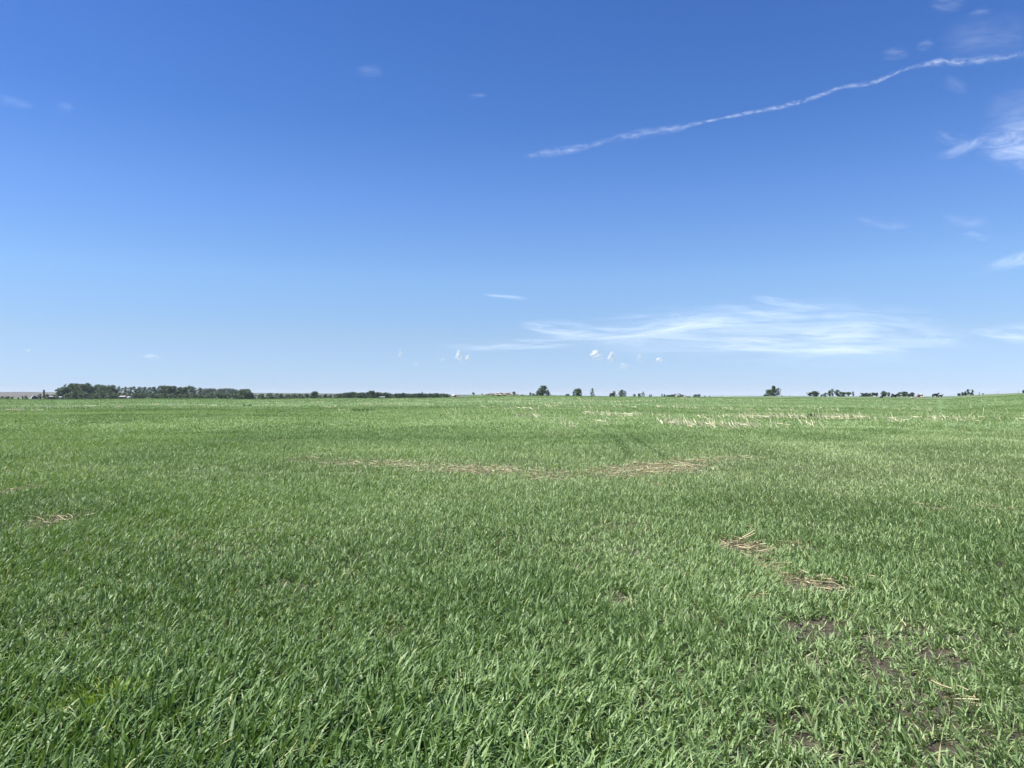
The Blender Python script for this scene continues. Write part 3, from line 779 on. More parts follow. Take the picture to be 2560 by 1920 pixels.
tree(1774, 4, 989.4, 700, 'bush', 'small dark dot of a bush before the pale rocks', cat='bush', name='bush', lobes=5)
tree(1934, 22, 964.5, 380, 'multi', 'tallest multi stemmed tree of the right crest', lobes=26, leaf=.34)
tree(1944, 14, 969.5, 380, 'open', 'leaning stem on the far side of the tallest right crest tree', lobes=14, lean=.10)
tree(1922, 18, 974, 382, 'bush', 'dark flank shrub of the tallest right crest tree', cat='shrub', lobes=18)
tree(1912, 9, 986, 382, 'bush', 'low skirt shrub below the tallest right crest tree', cat='shrub')
tree(1954, 3, 988.8, 380, 'bush', 'single small round bush between fence posts', cat='bush', name='bush', lobes=6)
tree(2025, 18, 981, 430, 'flat', 'low flat branched tree, near half of the pair in the pasture', low=.2)
tree(2038, 20, 978, 430, 'broad', 'rounder taller half of the tree pair in the pasture')
tree(2053, 5, 986.5, 440, 'bush', 'faint small bush between pasture tree pair and the long grove', cat='bush', name='bush', mat='grey_tree')
tree(2063, 13, 982.5, 430, 'bush', 'low outer tree where the long pasture grove begins', name='tree', cat='tree')
tree(2073, 11, 976, 432, 'open', 'airy tree, second in the long pasture grove')
tree(2081, 12, 972, 430, 'open', 'tallest wispy tree of the long pasture grove', lobes=15)
tree(2093, 17, 974.5, 430, 'open', 'arching broad tree next to the tallest wispy one in the long grove', lobes=16)
tree(2103, 18, 980, 434, 'bush', 'dense low round tree in the middle of the long grove', name='tree', cat='tree')
tree(2111, 14, 980.5, 434, 'bush', 'dense low tree after the round one in the long grove', name='tree', cat='tree')
tree(2121, 13, 979.8, 432, 'flat', 'flat topped paler tree near the end of the long grove', low=.15, mat='grey_tree')
tree(2132, 8, 979, 430, 'slim', 'slim upright tree closing the long grove')
tree(2156, 15, 982, 445, 'bush', 'first and lowest tree of the clipped looking grove', name='tree', cat='tree')
tree(2165, 13, 982.3, 446, 'bush', 'second tree of the clipped looking grove', name='tree', cat='tree')
tree(2173, 9, 983.5, 446, 'bush', 'small shrub in the gap of the clipped looking grove', cat='shrub')
tree(2181, 12, 981.5, 445, 'flat', 'first flat topped tree of the level block beside the standing black cow', low=.1, lobes=20)
tree(2190, 11, 982, 445, 'flat', 'second flat topped tree of the level block beside the standing black cow', low=.1, lobes=20)
tree(2210, 16, 978, 450, 'broad', 'grey green tree directly above the small front facing black calf', mat='grey_tree')
tree(2222, 10, 980.5, 450, 'slim', 'narrower grey tree between calf and standing cow', mat='grey_tree')
tree(2231, 6, 984, 460, 'bush', 'tiny bush peeping above the back of the standing black cow', cat='bush', name='bush', mat='grey_tree')
tree(2249, 16, 980.5, 455, 'bush', 'rounded tree just past the head of the standing black cow', mat='grey_tree', name='tree', cat='tree')
tree(2260, 20, 979, 455, 'broad', 'highest dome shaped tree between the standing cow and the pale boulders', mat='grey_tree')
tree(2271, 8, 985, 455, 'bush', 'low shrub in the dip beside the dome shaped tree', cat='shrub', mat='grey_tree')
tree(2280, 14, 981.3, 455, 'broad', 'dark round tree standing behind the low white boulder')
tree(2397, 10, 983.5, 330, 'bush', 'pale low bush at the start of the hillside thicket', cat='bush', name='bush', mat='grey_tree')
tree(2406, 8, 980.5, 330, 'multi', 'small pointed bush in the hillside thicket', cat='bush', name='bush')
tree(2413, 9, 978.5, 330, 'multi', 'middle bush of the hillside thicket', cat='bush', name='bush')
tree(2420, 10, 973, 332, 'open', 'taller of the two curving trees in the hillside thicket', lobes=12, lean=.04)
tree(2431, 8, 974, 331, 'slim', 'outer curving tree of the hillside thicket', lobes=10)
tree(2427, 14, 982, 331, 'bush', 'low bush filling the foot of the two curving trees', cat='bush', name='bush')
tree(2457, 4, 983, 330, 'bush', 'faint grey twiggy bush just past the tall fence post', cat='bush', name='bush', mat='grey_tree', lobes=5)
tree(2559, 6, 975, 330, 'bush', 'bush cut by the picture edge on top of the right hill', cat='bush', name='bush')

# ------------------------------------------------------------------ stones
def stone_mesh(seed, flat=0.7):
    import bmesh
    bm = bmesh.new()
    bmesh.ops.create_icosphere(bm, subdivisions=3, radius=1.0)
    r = np.random.default_rng(seed)
    P = r.normal(size=(9, 3)); P /= np.linalg.norm(P, axis=1)[:, None]; D = r.uniform(.62, .95, 9)
    for v in bm.verts:
        p = np.array(v.co)
        for a, d in zip(P, D):                 # worn facets
            s = p @ a
            if s > d: p = p - a * (s - d) * .85
        p = p * (1 + .05 * math.sin(p[0] * 5 + seed) * math.cos(p[1] * 4 + seed * 2))
        v.co = Vector((p[0], p[1], p[2] * flat))
    me = bpy.data.meshes.new('boulder'); bm.to_mesh(me); bm.free()
    for p in me.polygons: p.use_smooth = True
    return me
def stone(px, base, top, wpx, Y, mat, label, group=None, seed=None, name='boulder'):
    X = at(px, Y); W = wpx / F * Y / 2
    zt = row_z(top, Y); zb = row_z(base, Y)
    if zb > gz(X, Y): zb = zb
    h = max((zt - zb) / 2, .08)
    me = stone_mesh(seed if seed is not None else int(px * 13 + top * 3), 1.0)
    me.materials.append(M[mat])
    o = link(name, me, None, None, (X, Y, zb + h * .9))
    o.scale = (W, W * .8, h); o.rotation_euler = (0, 0, random.uniform(-.4, .4))
    return tag(o, label, 'stone' if name != 'boulder' else 'boulder', group)

# grassy bank that carries the stone heap: a low mound of earth
def mound(px, wpx, top, Y, depth, name, label):
    X = at(px, Y); W = wpx / F * Y / 2
    n = 24
    a = np.linspace(-1, 1, n)
    U, Vv = np.meshgrid(a, a)
    z0 = ground(X + U.ravel() * W, Y + Vv.ravel() * depth)
    hgt = row_z(top, Y) - gz(X, Y)
    k = (1 - sstep(.35, 1, np.hypot(U, Vv).ravel())) * (0.8 + .4 * fnoise(U.ravel() * 5, Vv.ravel() * 5, 3, 2))
    V = np.stack([X + U.ravel() * W, Y + Vv.ravel() * depth, z0 + k * hgt - .02], 1)
    i = (np.arange(n - 1)[:, None] * n + np.arange(n - 1)[None, :]).ravel()
    me = np_mesh(name, V, np.stack([i, i + 1, i + 1 + n, i + n], 1), smooth=True)
    return tag(link(name, me, M['bank']), label, kind='structure')
M['bank'] = noise_mat('bank_turf', [(0.35, (0.035, 0.06, 0.02)), (0.65, (0.09, 0.13, 0.05))], .8, coords='Object')
mound(1225, 190, 986.6, 290, 7, 'earth_bank', 'low grassy bank under the stone heap')

Yh = 284
heap = [(1222, 986, 983.6, 9, 'brown_stone'), (1228, 985.6, 982.4, 8, 'tan_stone'), (1234, 987, 984.6, 9, 'tan_stone'), (1233, 985, 983, 8, 'brown_stone'), (1241, 987.6, 984.8, 12, 'pale_stone'), (1243, 984.6, 982, 10, 'tan_stone'),
        (1247, 983.8, 980.8, 9, 'pale_stone'), (1251, 988, 985, 9, 'pale_stone'), (1255, 986, 983.6, 7, 'brown_stone'), (1259, 984.6, 982.2, 9, 'tan_stone'), (1262, 987.4, 984.6, 9, 'pale_stone'), (1267, 984.8, 982, 8, 'brown_stone'),
        (1268, 987, 984.6, 7, 'tan_stone'), (1272, 986.6, 983, 6, 'brown_stone'), (1274, 984.2, 981.2, 8, 'tan_stone'), (1277, 986.8, 983.4, 7, 'pale_stone'), (1283, 987, 985, 8, 'pale_stone'), (1287, 985.4, 982.6, 8, 'brown_stone'), (1291, 987, 984.4, 5, 'tan_stone'), (1294, 987, 985.2, 5, 'brown_stone'),
        (1216, 986.4, 984.6, 7, 'tan_stone'), (1253, 984, 981.6, 7, 'brown_stone')]
tone = {'brown_stone': 'dark brown', 'tan_stone': 'tan', 'pale_stone': 'cream'}
seen = {}
for i, (x, b, t, w, m) in enumerate(sorted(heap)):
    k = seen.get(m, 0); seen[m] = k + 1
    stone(x, b + .3, t, w + 1, Yh + (i % 4) * .9 - (b - 985) * .8, m, f'{tone[m]} boulder, {ORD[k]} of the {tone[m]} ones in the stone heap', 'stones of the heap on the crest')
stone(1133.5, 992, 985.6, 11, 262, 'pale_stone', 'lone white rounded boulder at the end of the long dark tree row', seed=5)
stone(1138.5, 992, 987.0, 8, 262.6, 'brown_stone', 'brown lump coloured as the shaded side of the lone white boulder', seed=6)  # brown stone stands in for the shaded side of the white boulder
stone(1146, 991, 989.6, 9, 262, 'tan_stone', 'flat tan slab in the grass beside the lone white boulder', seed=7)
stone(1154, 991.2, 990, 7, 262, 'pale_stone', 'low pale slab farther from the lone white boulder', seed=8)
stone(1813, 992.5, 990.2, 7, 330, 'pale_stone', 'pale low rock at the near end of the crest pair', seed=9)
stone(1820, 992.8, 990.8, 6, 330, 'tan_stone', 'tan low rock between two pale ones on the crest', seed=10)
stone(1824.5, 992.5, 990.2, 5, 330, 'pale_stone', 'small bright rock at the far end of the crest rocks', seed=12)
stone(2280, 997, 992.2, 7, 262, 'pale_stone', 'bright round boulder lowest and nearest in the pasture rocks', seed=13)
stone(2287, 995, 993, 10, 264, 'tan_stone', 'flat tan rock beside the bright round boulder', seed=14)
o = stone(2296, 994, 984.2, 11, 268, 'brown_stone', 'large boulder, coloured brown as the shaded underside of its sunlit cap', seed=15)
stone(2301.5, 989.6, 984.0, 11, 268.2, 'pale_stone', 'white cap coloured as the sunlit top of the large brown boulder', seed=16)  # pale cap over brown stone paints one boulder's lit top and shaded underside
stone(2304.5, 991.6, 986.2, 6, 267.6, 'brown_stone', 'small rust brown rock under the white sunlit cap', seed=17)
stone(2306, 993.8, 990.2, 10, 266.6, 'pale_stone', 'cream rock beside the large brown boulder', seed=18)
stone(2313, 993.8, 991.6, 7, 266.4, 'tan_stone', 'low tan rock farthest out towards the cow and calf', seed=19)
stone(2295, 995, 993, 9, 264.5, 'pale_stone', 'low pale rock in front of the large brown boulder', seed=20)

# ------------------------------------------------------------------ cattle
def cow_mesh(turn=0.0, name='black_cow'):
    """one skinned body: head towards +X, about 2.3 m long and 1.4 m high"""
    v = [(0, 0, .86), (-.45, 0, .88), (-.85, 0, .90), (.45, 0, .86), (.78, 0, 1.0), (1.02, 0, 1.32), (1.20, 0, 1.46), (1.40, 0, 1.40), (1.58, 0, 1.28),   # 0-8 trunk, neck, head, muzzle
         (.52, .22, .60), (.52, .22, .42), (.55, .22, .03), (.52, -.22, .60), (.46, -.22, .42), (.44, -.22, .03),
         (-.82, .22, .62), (-.90, .22, .45), (-.84, .22, .03), (-.82, -.22, .62), (-.96, -.22, .45), (-.92, -.22, .03),
         (-1.06, 0, 1.0), (-1.18, 0, .75), (-1.18, 0, .45), (1.16, .20, 1.52), (1.16, -.20, 1.52), (-.2, 0, .74)]
    r = [.42, .43, .38, .41, .30, .20, .14, .11, .085, .19, .10, .075, .19, .10, .075, .20, .11, .075, .20, .11, .075, .05, .03, .045, .035, .035, .30]
    e = [(0, 1), (1, 2), (0, 3), (3, 4), (4, 5), (5, 6), (6, 7), (7, 8), (3, 9), (9, 10), (10, 11), (3, 12), (12, 13), (13, 14), (2, 15), (15, 16), (16, 17), (2, 18), (18, 19), (19, 20), (2, 21), (21, 22), (22, 23), (6, 24), (6, 25), (0, 26)]
    me = bpy.data.meshes.new(name)
    me.from_pydata([Vector(p) for p in v], e, [])
    return me, r
def cow(px, feet, hpx, Y, rz, label, name='cow', cat='cow', hi=1.55):
    X = at(px, Y); s = (hpx / F * Y) / hi
    me, r = cow_mesh()
    o = link(name, me, M['cow'], None, (X, Y, row_z(feet, Y)))
    md = o.modifiers.new('skin', 'SKIN')
    sv = me.skin_vertices[0].data
    for i, q in enumerate(r):
        sv[i].radius = (q, q); sv[i].use_root = (i == 0)
    ms = o.modifiers.new('sub', 'SUBSURF'); ms.levels = 2; ms.render_levels = 2
    md.use_smooth_shade = True
    o.scale = (s, s, s); o.rotation_euler = (0, 0, rz)
    return tag(o, label, cat)
cow(2235.5, 995.6, 11.6, 300, 0.12, 'black cow standing sideways with its head raised, alone before the dome shaped trees')
cow(2203.5, 996.6, 7.8, 285, -1.45, 'small black calf facing the viewer at the crop edge', name='calf', cat='calf')
cow(2338.5, 993.4, 11.6, 262, 0.08, 'large black cow standing sideways beside its calf, farthest out of the herd')
cow(2351, 993.6, 8.0, 258, 0.05, 'small black calf standing sideways in front of the large cow', name='calf', cat='calf')

# ------------------------------------------------------------------ fence posts and wires
def wire_fence(posts, name, label, hgt_rows):
    root = empty(name, (at(posts[0][0], posts[0][1]), posts[0][1], 0))
    tag(root, label, 'fence')
    ox, oy = root.location.x, root.location.y
    tops = []
    for (px, Y, top, w) in posts:
        X = at(px, Y); zb = gz(X, Y); zt = row_z(top, Y)
        k = 8; V = []
        for z, rr in ((zb - .3, w), (zt - .03, w * .92), (zt, w * .7)):
            for q in range(k):
                an = q * 2 * math.pi / k
                V.append((X - ox + math.cos(an) * rr, Y - oy + math.sin(an) * rr, z))
        Fq = [(s * k + q, s * k + (q + 1) % k, (s + 1) * k + (q + 1) % k, (s + 1) * k + q) for s in range(2) for q in range(k)]
        me = bpy.data.meshes.new('post'); me.from_pydata(V, [], Fq + [tuple(range(2 * k, 3 * k))])
        link('post', me, M['post'], root)
        tops.append((X - ox, Y - oy, zb, zt))
    V = []; Fq = []
    for f in (.45, .7, .92):
        for (a, b) in zip(tops, tops[1:]):
            za = a[2] + (a[3] - a[2]) * f; zb = b[2] + (b[3] - b[2]) * f
            o = len(V); r = .004
            for (p, z) in ((a, za), (b, zb)):
                V += [(p[0], p[1] - .1 - r, z - r), (p[0], p[1] - .1 + r, z - r), (p[0], p[1] - .1 + r, z + r), (p[0], p[1] - .1 - r, z + r)]
            Fq += [(o + q, o + (q + 1) % 4, o + 4 + (q + 1) % 4, o + 4 + q) for q in range(4)]
    me = bpy.data.meshes.new('wire'); me.from_pydata(V, [], Fq)
    link('wire', me, M['wire'], root)
wire_fence([(1774.5, 330, 988.6, .05), (1806.5, 326, 988.2, .07), (1832.5, 326, 989.2, .05), (1838, 326, 988.6, .05), (1870.5, 322, 988.6, .04), (1904, 320, 988.6, .05), (1974, 316, 988.4, .06), (2009.3, 312, 988.2, .10), (2061, 308, 989.6, .05), (2097.3, 306, 990, .07), (2176, 303, 990, .08), (2218, 303, 990.6, .05)],
           'wire_fence', 'wire fence with thin wooden posts along the crest before the pasture groves', 0)
wire_fence([(2375, 300, 986.5, .04), (2448, 300, 978.8, .13), (2495.5, 302, 977.6, .05), (2545.5, 304, 975.6, .06), (2600, 306, 974, .06)],
           'wire_fence', 'wire fence climbing the right hill with one thick tall post', 0)

# ------------------------------------------------------------------ farm buildings
def box_mesh(sx, sy, z0, z1):
    V = [(-sx, -sy, z0), (sx, -sy, z0), (sx, sy, z0), (-sx, sy, z0), (-sx, -sy, z1), (sx, -sy, z1), (sx, sy, z1), (-sx, sy, z1)]
    Fq = [(0, 1, 5, 4), (1, 2, 6, 5), (2, 3, 7, 6), (3, 0, 4, 7), (4, 5, 6, 7), (3, 2, 1, 0)]
    me = bpy.data.meshes.new('wall'); me.from_pydata(V, [], Fq); return me
def gable_mesh(sx, sy, z0, z1, ov=.3, th=.15):
    V = []; 
    for x in (-sx - ov, sx + ov):
        V += [(x, -sy - ov, z0 - .1), (x, 0, z1), (x, sy + ov, z0 - .1), (x, sy + ov, z0 - .1 + th), (x, 0, z1 + th), (x, -sy - ov, z0 - .1 + th)]
    Fq = [(i, (i + 1) % 6, 6 + (i + 1) % 6, 6 + i) for i in range(6)] + [(5, 4, 3, 2, 1, 0), (6, 7, 8, 9, 10, 11)]
    me = bpy.data.meshes.new('roof'); me.from_pydata(V, [], Fq); return me
def barn(px, Y, wpx, top, eave, label, wall, roof, rz=0.0, name='barn', cat='barn', deep=4.0, windows=2):
    X = at(px, Y); z0 = gz(X, Y); W = wpx / F * Y / 2
    root = empty(name, (X, Y, z0), rz); tag(root, label, cat)
    ze = row_z(eave, Y) - z0; zt = row_z(top, Y) - z0
    link('wall', box_mesh(W, deep, -.4, ze), M[wall], root)
    # gable ends
    V = []
    for x in (-W + .02, W - .02):
        V += [(x, -deep + .02, ze - .01), (x, deep - .02, ze - .01), (x, 0, zt - .05)]
    me = bpy.data.meshes.new('gable'); me.from_pydata(V, [], [(0, 1, 2), (5, 4, 3), (0, 3, 4, 1)]); link('gable', me, M[wall], root)
    link('roof', gable_mesh(W, deep, ze, zt), M[roof], root)
    d = link('door', box_mesh(W * .14, .05, 0, ze * .78), M['dark_steel'], root, (0, -deep - .04, 0))
    for k in range(windows):
        x = (-.6 + 1.2 * k / max(1, windows - 1)) * W
        f = link('window', box_mesh(W * .08, .04, ze * .45, ze * .75), M['white_paint'], root, (x, -deep - .04, 0))
        link('pane', box_mesh(W * .065, .02, ze * .48, ze * .72), M['pane'], f, (0, -.035, 0))
    return root
def quonset():
    Y = 690; X = at(86, Y); z0 = gz(X, Y)
    R = 3.1; L = 4.6
    root = empty('arched_shed', (X, Y, z0), math.radians(35))
    tag(root, 'arched metal shed with pale roof and shade-coloured dark front below the ploughed ridge', 'shed')
    n = 20; V = []; Fq = []
    hs = (row_z(989.0, Y) - z0) / R
    for rr in (R, R - .12):
        for y in (-L, L):
            for k in range(n + 1):
                a = math.pi * k / n
                V.append((math.cos(a) * rr, y, math.sin(a) * rr * hs))
    m = n + 1
    for k in range(n):
        Fq += [(k, k + 1, m + k + 1, m + k), (2 * m + k + 1, 2 * m + k, 3 * m + k, 3 * m + k + 1), (k + 1, k, 2 * m + k, 2 * m + k + 1), (m + k, m + k + 1, 3 * m + k + 1, 3 * m + k)]
    me = bpy.data.meshes.new('roof'); me.from_pydata(V, [], Fq); link('roof', me, M['steel'], root)
    for y, nm, mt in ((-L + .25, 'front_wall', 'dark_steel'), (L - .25, 'rear_wall', 'steel')):  # front wall coloured dark to stand in for its shade
        V = [(math.cos(math.pi * k / n) * (R - .13), y, math.sin(math.pi * k / n) * (R - .13) * hs) for k in range(n + 1)]
        V += [(p[0], y + .1, p[2]) for p in V]
        q = [tuple(range(n, -1, -1)), tuple(range(m, 2 * m))] + [(k, k + 1, m + k + 1, m + k) for k in range(n)]
        me = bpy.data.meshes.new(nm); me.from_pydata(V, [], q); link(nm, me, M[mt], root)
    link('door', box_mesh(1.3, .06, 0, 2.2), M['grey_wall'], root, (0, -L + .1, 0))
quonset()
barn(152, 745, 5, 991.6, 992.8, 'tiny white shed glinting at the foot of the rounded woods', 'white_paint', 'white_paint', rz=.2, name='shed', cat='shed', deep=2.2, windows=1)
barn(324, 735, 6, 991.4, 993.2, 'small barn with bright pale roof half hidden in the hedge', 'brown_wall' if 'brown_wall' in M else 'grey_wall', 'white_paint', rz=-.15, name='barn', deep=3, windows=1)
barn(308, 735, 13, 989.6, 992.0, 'dark barn next to the bright roofed one before the woods', 'dark_steel', 'grey_wall', rz=.1, name='barn', deep=3, windows=1)
barn(129, 770, 8, 990.4, 991.8, 'low grey shed behind the pointed tree', 'dark_steel', 'grey_wall', rz=.3, name='shed', cat='shed', deep=3, windows=1)
barn(956.5, 640, 11, 991.6, 993, 'long low grey shed in front of the long dark tree row', 'grey_wall', 'grey_roof', rz=.02, name='shed', cat='shed', deep=3, windows=1)
barn(1693.5, 900, 7, 986.4, 988.4, 'grey farmhouse amid the farmstead wood', 'grey_wall', 'grey_wall', rz=.1, name='house', cat='house', deep=4)
barn(1716.5, 880, 12, 989.3, 990.2, 'long white farm shed beside the farmstead wood', 'white_paint', 'white_paint', rz=.02, name='shed', cat='shed', deep=5, windows=3)

# ------------------------------------------------------------------ odd things in the crop
def clump(px, py, n, rad, h, mat, label, name, cat, w=.012):
    X, Y = hit(px, py)
    a = rng.random(n) * 2 * np.pi; q = np.sqrt(rng.random(n)) * rad
    Xs, Ys = X + np.cos(a) * q, Y + np.sin(a) * q * .7
    v, f, t = make_blades(Xs, Ys, h * (.6 + .6 * rng.random(n)), np.full(n, w), np.abs(rng.normal(.4, .3, n)), a + rng.normal(0, .6, n), 4, np.clip(rng.normal(.5, .25, n), 0, 1), np.abs(rng.normal(.6, .4, n)), rng.random(n) * np.pi)
    tag(link(name, np_mesh(name, v, f, {'tint': t}), M[mat]), label, cat)
clump(272, 1776, 700, .16, .13, 'lime', 'bright lime green grass tuft beside the bare soil in the near crop', 'grass_tuft', 'grass tuft', .007)
clump(902, 1028, 80, .6, .34, 'weed', 'dark green weed clump in the far crop, wider of the two', 'weed_clump', 'weed', .06)
clump(925, 1027, 50, .4, .36, 'weed', 'small dark weed beside the wide weed clump', 'weed_clump', 'weed', .05)
clump(618, 1015, 60, .7, .36, 'weed', 'lone dark weed clump in the far crop below the lone broad tree', 'weed_clump', 'weed', .07)
clump(2040, 1043, 110, .5, .34, 'weed', 'dark weed clump at the start of the stubble row', 'weed_clump', 'weed', .05)

def stalk(pts, r, label, z_lift=0.0, name='corn_stalk'):
    """a bent dry stalk through points (photo column, metres up, depth offset) at the depth of its foot"""
    (px, py), L = pts
    X0, Y0 = hit(px, py); z0 = gz(X0, Y0)
    P = [np.array([X0 + (a - px) / F * Y0, Y0 + c, z0 + b]) for a, b, c in L]
    V = []; Fq = []
    for i, p in enumerate(P):
        d = P[min(i + 1, len(P) - 1)] - P[max(i - 1, 0)]; d /= np.linalg.norm(d)
        a = np.cross(d, [0, 1, 0.2]); a /= np.linalg.norm(a); b = np.cross(d, a)
        rr = r * (1 - .5 * i / len(P))
        for k in range(6):
            an = k * math.pi / 3
            V.append(p + (a * math.cos(an) + b * math.sin(an)) * rr)
    for s in range(len(P) - 1):
        for k in range(6):
            Fq.append((s * 6 + k, s * 6 + (k + 1) % 6, s * 6 + 6 + (k + 1) % 6, s * 6 + 6 + k))
    n = len(V)
    me = np_mesh(name, np.array(V), np.array(Fq), {'tint': np.full(n, .72)})
    tag(link(name, me, M['straw']), label, 'stalk')
stalk(((1892, 1384), [(1852, .17, -.02), (1870, .20, 0), (1886, .235, .02), (1876, .27, .03), (1864, .285, .02)]), .009, 'bent arched corn stalk rising over the near straw patch')
stalk(((1860, 1376), [(1846, .10, 0), (1868, .13, 0), (1890, .16, .04)]), .008, 'short corn stalk crossing under the arched one on the near straw patch')
stalk(((1900, 1396), [(1880, .10, -.1), (1910, .09, -.06), (1935, .05, 0), (1962, .02, .05)]), .008, 'long yellow stalk lying over the lower edge of the near straw patch')
stalk(((860, 1062), [(862, 0, 0), (858.5, .27, 0)]), .016, 'single upright pale corn stalk left of centre in the far crop')
stalk(((2400, 1080), [(2408, .10, 0), (2398, .20, 0)]), .022, 'short thick pale stalk leaning in the crop below the cow and calf')
stalk(((2425, 1046), [(2421, .05, 0), (2430, .36, 0)]), .022, 'bright stalk tipping the other way in the far right stubble')
stalk(((1710, 1078), [(1716, .0, 0), (1694, .42, 0)]), .012, 'slanting pale stalk near the middle stubble row') if False else None
stalk(((2014, 1023), [(2015, .02, 0), (2004, .45, 0)]), .022, 'long slanting pale stalk below the pasture tree pair')
stalk(((1878, 1036), [(1878, .02, 0), (1876, .45, 0)]), .020, 'tall upright stalk below the tallest right crest tree')
stalk(((258, 1072), [(255, .05, 0), (262, .02, .05)]), .02, 'small pale stalk alone in the left crop') if False else None
stalk(((1740, 1152), [(1712, .04, 0), (1765, .05, 0)]), .012, 'long straight corn stalk lying on the centre straw patch')
stalk(((1760, 1140), [(1745, .05, 0), (1768, .05, 0)]), .012, 'shorter straight stalk behind the long one on the centre straw patch')

def pebble(px, py, w, mat, label):
    X, Y = hit(px, py); W = w / F * Y / 2
    me = stone_mesh(int(px), .8); me.materials.append(M[mat])
    o = link('field_stone', me, None, None, (X, Y, gz(X, Y) + W * .5 + .04)); o.scale = (W, W, W)
    tag(o, label, 'stone')
pebble(1025, 1160, 8, 'pale_stone', 'small pale stone on the upper edge of the left centre straw strip')
pebble(1587, 1162, 9, 'pale_stone', 'pale stone at the top of the centre straw patch where the wheel track ends')
pebble(1568, 1157, 6, 'pale_stone', 'tiny pale stone just before the wheel track at the centre straw patch')
pebble(1379, 1034, 6, 'brown_stone', 'dark brown clod in the far stubble right of the stone heap')

# ------------------------------------------------------------------ clouds
def cloud_mat(name, along, across, dens, lo=.38, hi=.68, seed=0.0, dist=1.0, detail=6.0, colr=(0.55, 0.58, 0.60)):
    m, nt, out = mat_new(name)
    L = nt.links.new
    uv = nt.nodes.new('ShaderNodeUVMap')
    mp = N(nt, 'ShaderNodeMapping'); mp.inputs['Scale'].default_value = (along, across, 1); mp.inputs['Location'].default_value = (seed * 3.7, seed * 1.3, seed)
    L(uv.outputs[0], mp.inputs['Vector'])
    n = N(nt, 'ShaderNodeTexNoise', Scale=1.0, Detail=detail, Roughness=0.6, Distortion=dist)
    L(mp.outputs[0], n.inputs['Vector'])
    r = N(nt, 'ShaderNodeMapRange', interpolation_type='SMOOTHSTEP'); r.inputs['From Min'].default_value = lo; r.inputs['From Max'].default_value = hi
    L(n.outputs['Fac'], r.inputs['Value'])
    a = N(nt, 'ShaderNodeAttribute', attribute_name='soft')
    mu = N(nt, 'ShaderNodeMath', operation='MULTIPLY'); L(r.outputs[0], mu.inputs[0]); L(a.outputs['Fac'], mu.inputs[1])
    m2 = N(nt, 'ShaderNodeMath', operation='MULTIPLY'); L(mu.outputs[0], m2.inputs[0]); m2.inputs[1].default_value = dens
    m2.use_clamp = True
    tr = nt.nodes.new('ShaderNodeBsdfTransparent')
    di = N(nt, 'ShaderNodeBsdfDiffuse'); di.inputs['Color'].default_value = (*colr, 1)
    tl = N(nt, 'ShaderNodeBsdfTranslucent'); tl.inputs['Color'].default_value = (*colr, 1)
    mx1 = N(nt, 'ShaderNodeMixShader'); mx1.inputs['Fac'].default_value = .85; L(di.outputs[0], mx1.inputs[1]); L(tl.outputs[0], mx1.inputs[2])
    mx2 = N(nt, 'ShaderNodeMixShader'); L(m2.outputs[0], mx2.inputs['Fac']); L(tr.outputs[0], mx2.inputs[1]); L(mx1.outputs[0], mx2.inputs[2])
    L(mx2.outputs[0], out.inputs['Surface'])
    return m

ALT = 8500.0
def sky_point(px, py, alt=ALT):
    s = (HOR - py) / F
    # row -> elevation, through the slight pitch of the camera
    a = (px - 1280) / F; b = (960 - py) / F
    y = math.cos(PITCH) - b * math.sin(PITCH); z = math.sin(PITCH) + b * math.cos(PITCH)
    k = (alt - EYE) / z
    return np.array([a * k, y * k, alt])
def ribbon(name, pts, mat, label, cat='cloud', bulge=40.0, ends=.35, group=None, pw=2.2, alt=ALT, kind=None, wide=1.7):
    """pts: (column, row, half width in rows); a thin layer of ice cloud lying at its true height"""
    P = np.array([(p + (1.0,))[:4] for p in pts], float); P[:, 2] *= wide
    seg = np.concatenate([[0], np.cumsum(np.hypot(np.diff(P[:, 0]), np.diff(P[:, 1])))])
    n = int(max(24, seg[-1] / 8)); s = np.linspace(0, seg[-1], n)
    # smooth the centre line
    cx = np.interp(s, seg, P[:, 0]); cy = np.interp(s, seg, P[:, 1]); cw = np.interp(s, seg, P[:, 2]); ca = np.interp(s, seg, P[:, 3])
    for _ in range(3):
        k = np.ones(5) / 5
        cy = np.convolve(np.pad(cy, 2, mode='edge'), k, 'valid'); cw = np.convolve(np.pad(cw, 2, mode='edge'), k, 'valid')
    tx = np.gradient(cx); ty = np.gradient(cy); q = np.hypot(tx, ty); tx /= q; ty /= q
    m = 13; vv = np.linspace(-1, 1, m)
    V = []; UV = []; SO = []
    for i in range(n):
        e = min(1, (s[i] / seg[-1]) / ends if ends else 1, (1 - s[i] / seg[-1]) / ends if ends else 1)
        e = e * e * (3 - 2 * e)
        for v in vv:
            p = sky_point(cx[i] - ty[i] * v * cw[i], cy[i] + tx[i] * v * cw[i], alt + bulge * (1 - v * v))
            V.append(p); UV.append((s[i], v * cw[i])); SO.append(max(0.0, (1 - v * v)) ** pw * e * ca[i])
    i = (np.arange(n - 1)[:, None] * m + np.arange(m - 1)[None, :]).ravel()
    me = np_mesh(name, np.array(V), np.stack([i, i + 1, i + 1 + m, i + m], 1), {'soft': np.array(SO)}, uv=np.array(UV), smooth=True)
    return tag(link(name, me, mat), label, cat, group, kind)

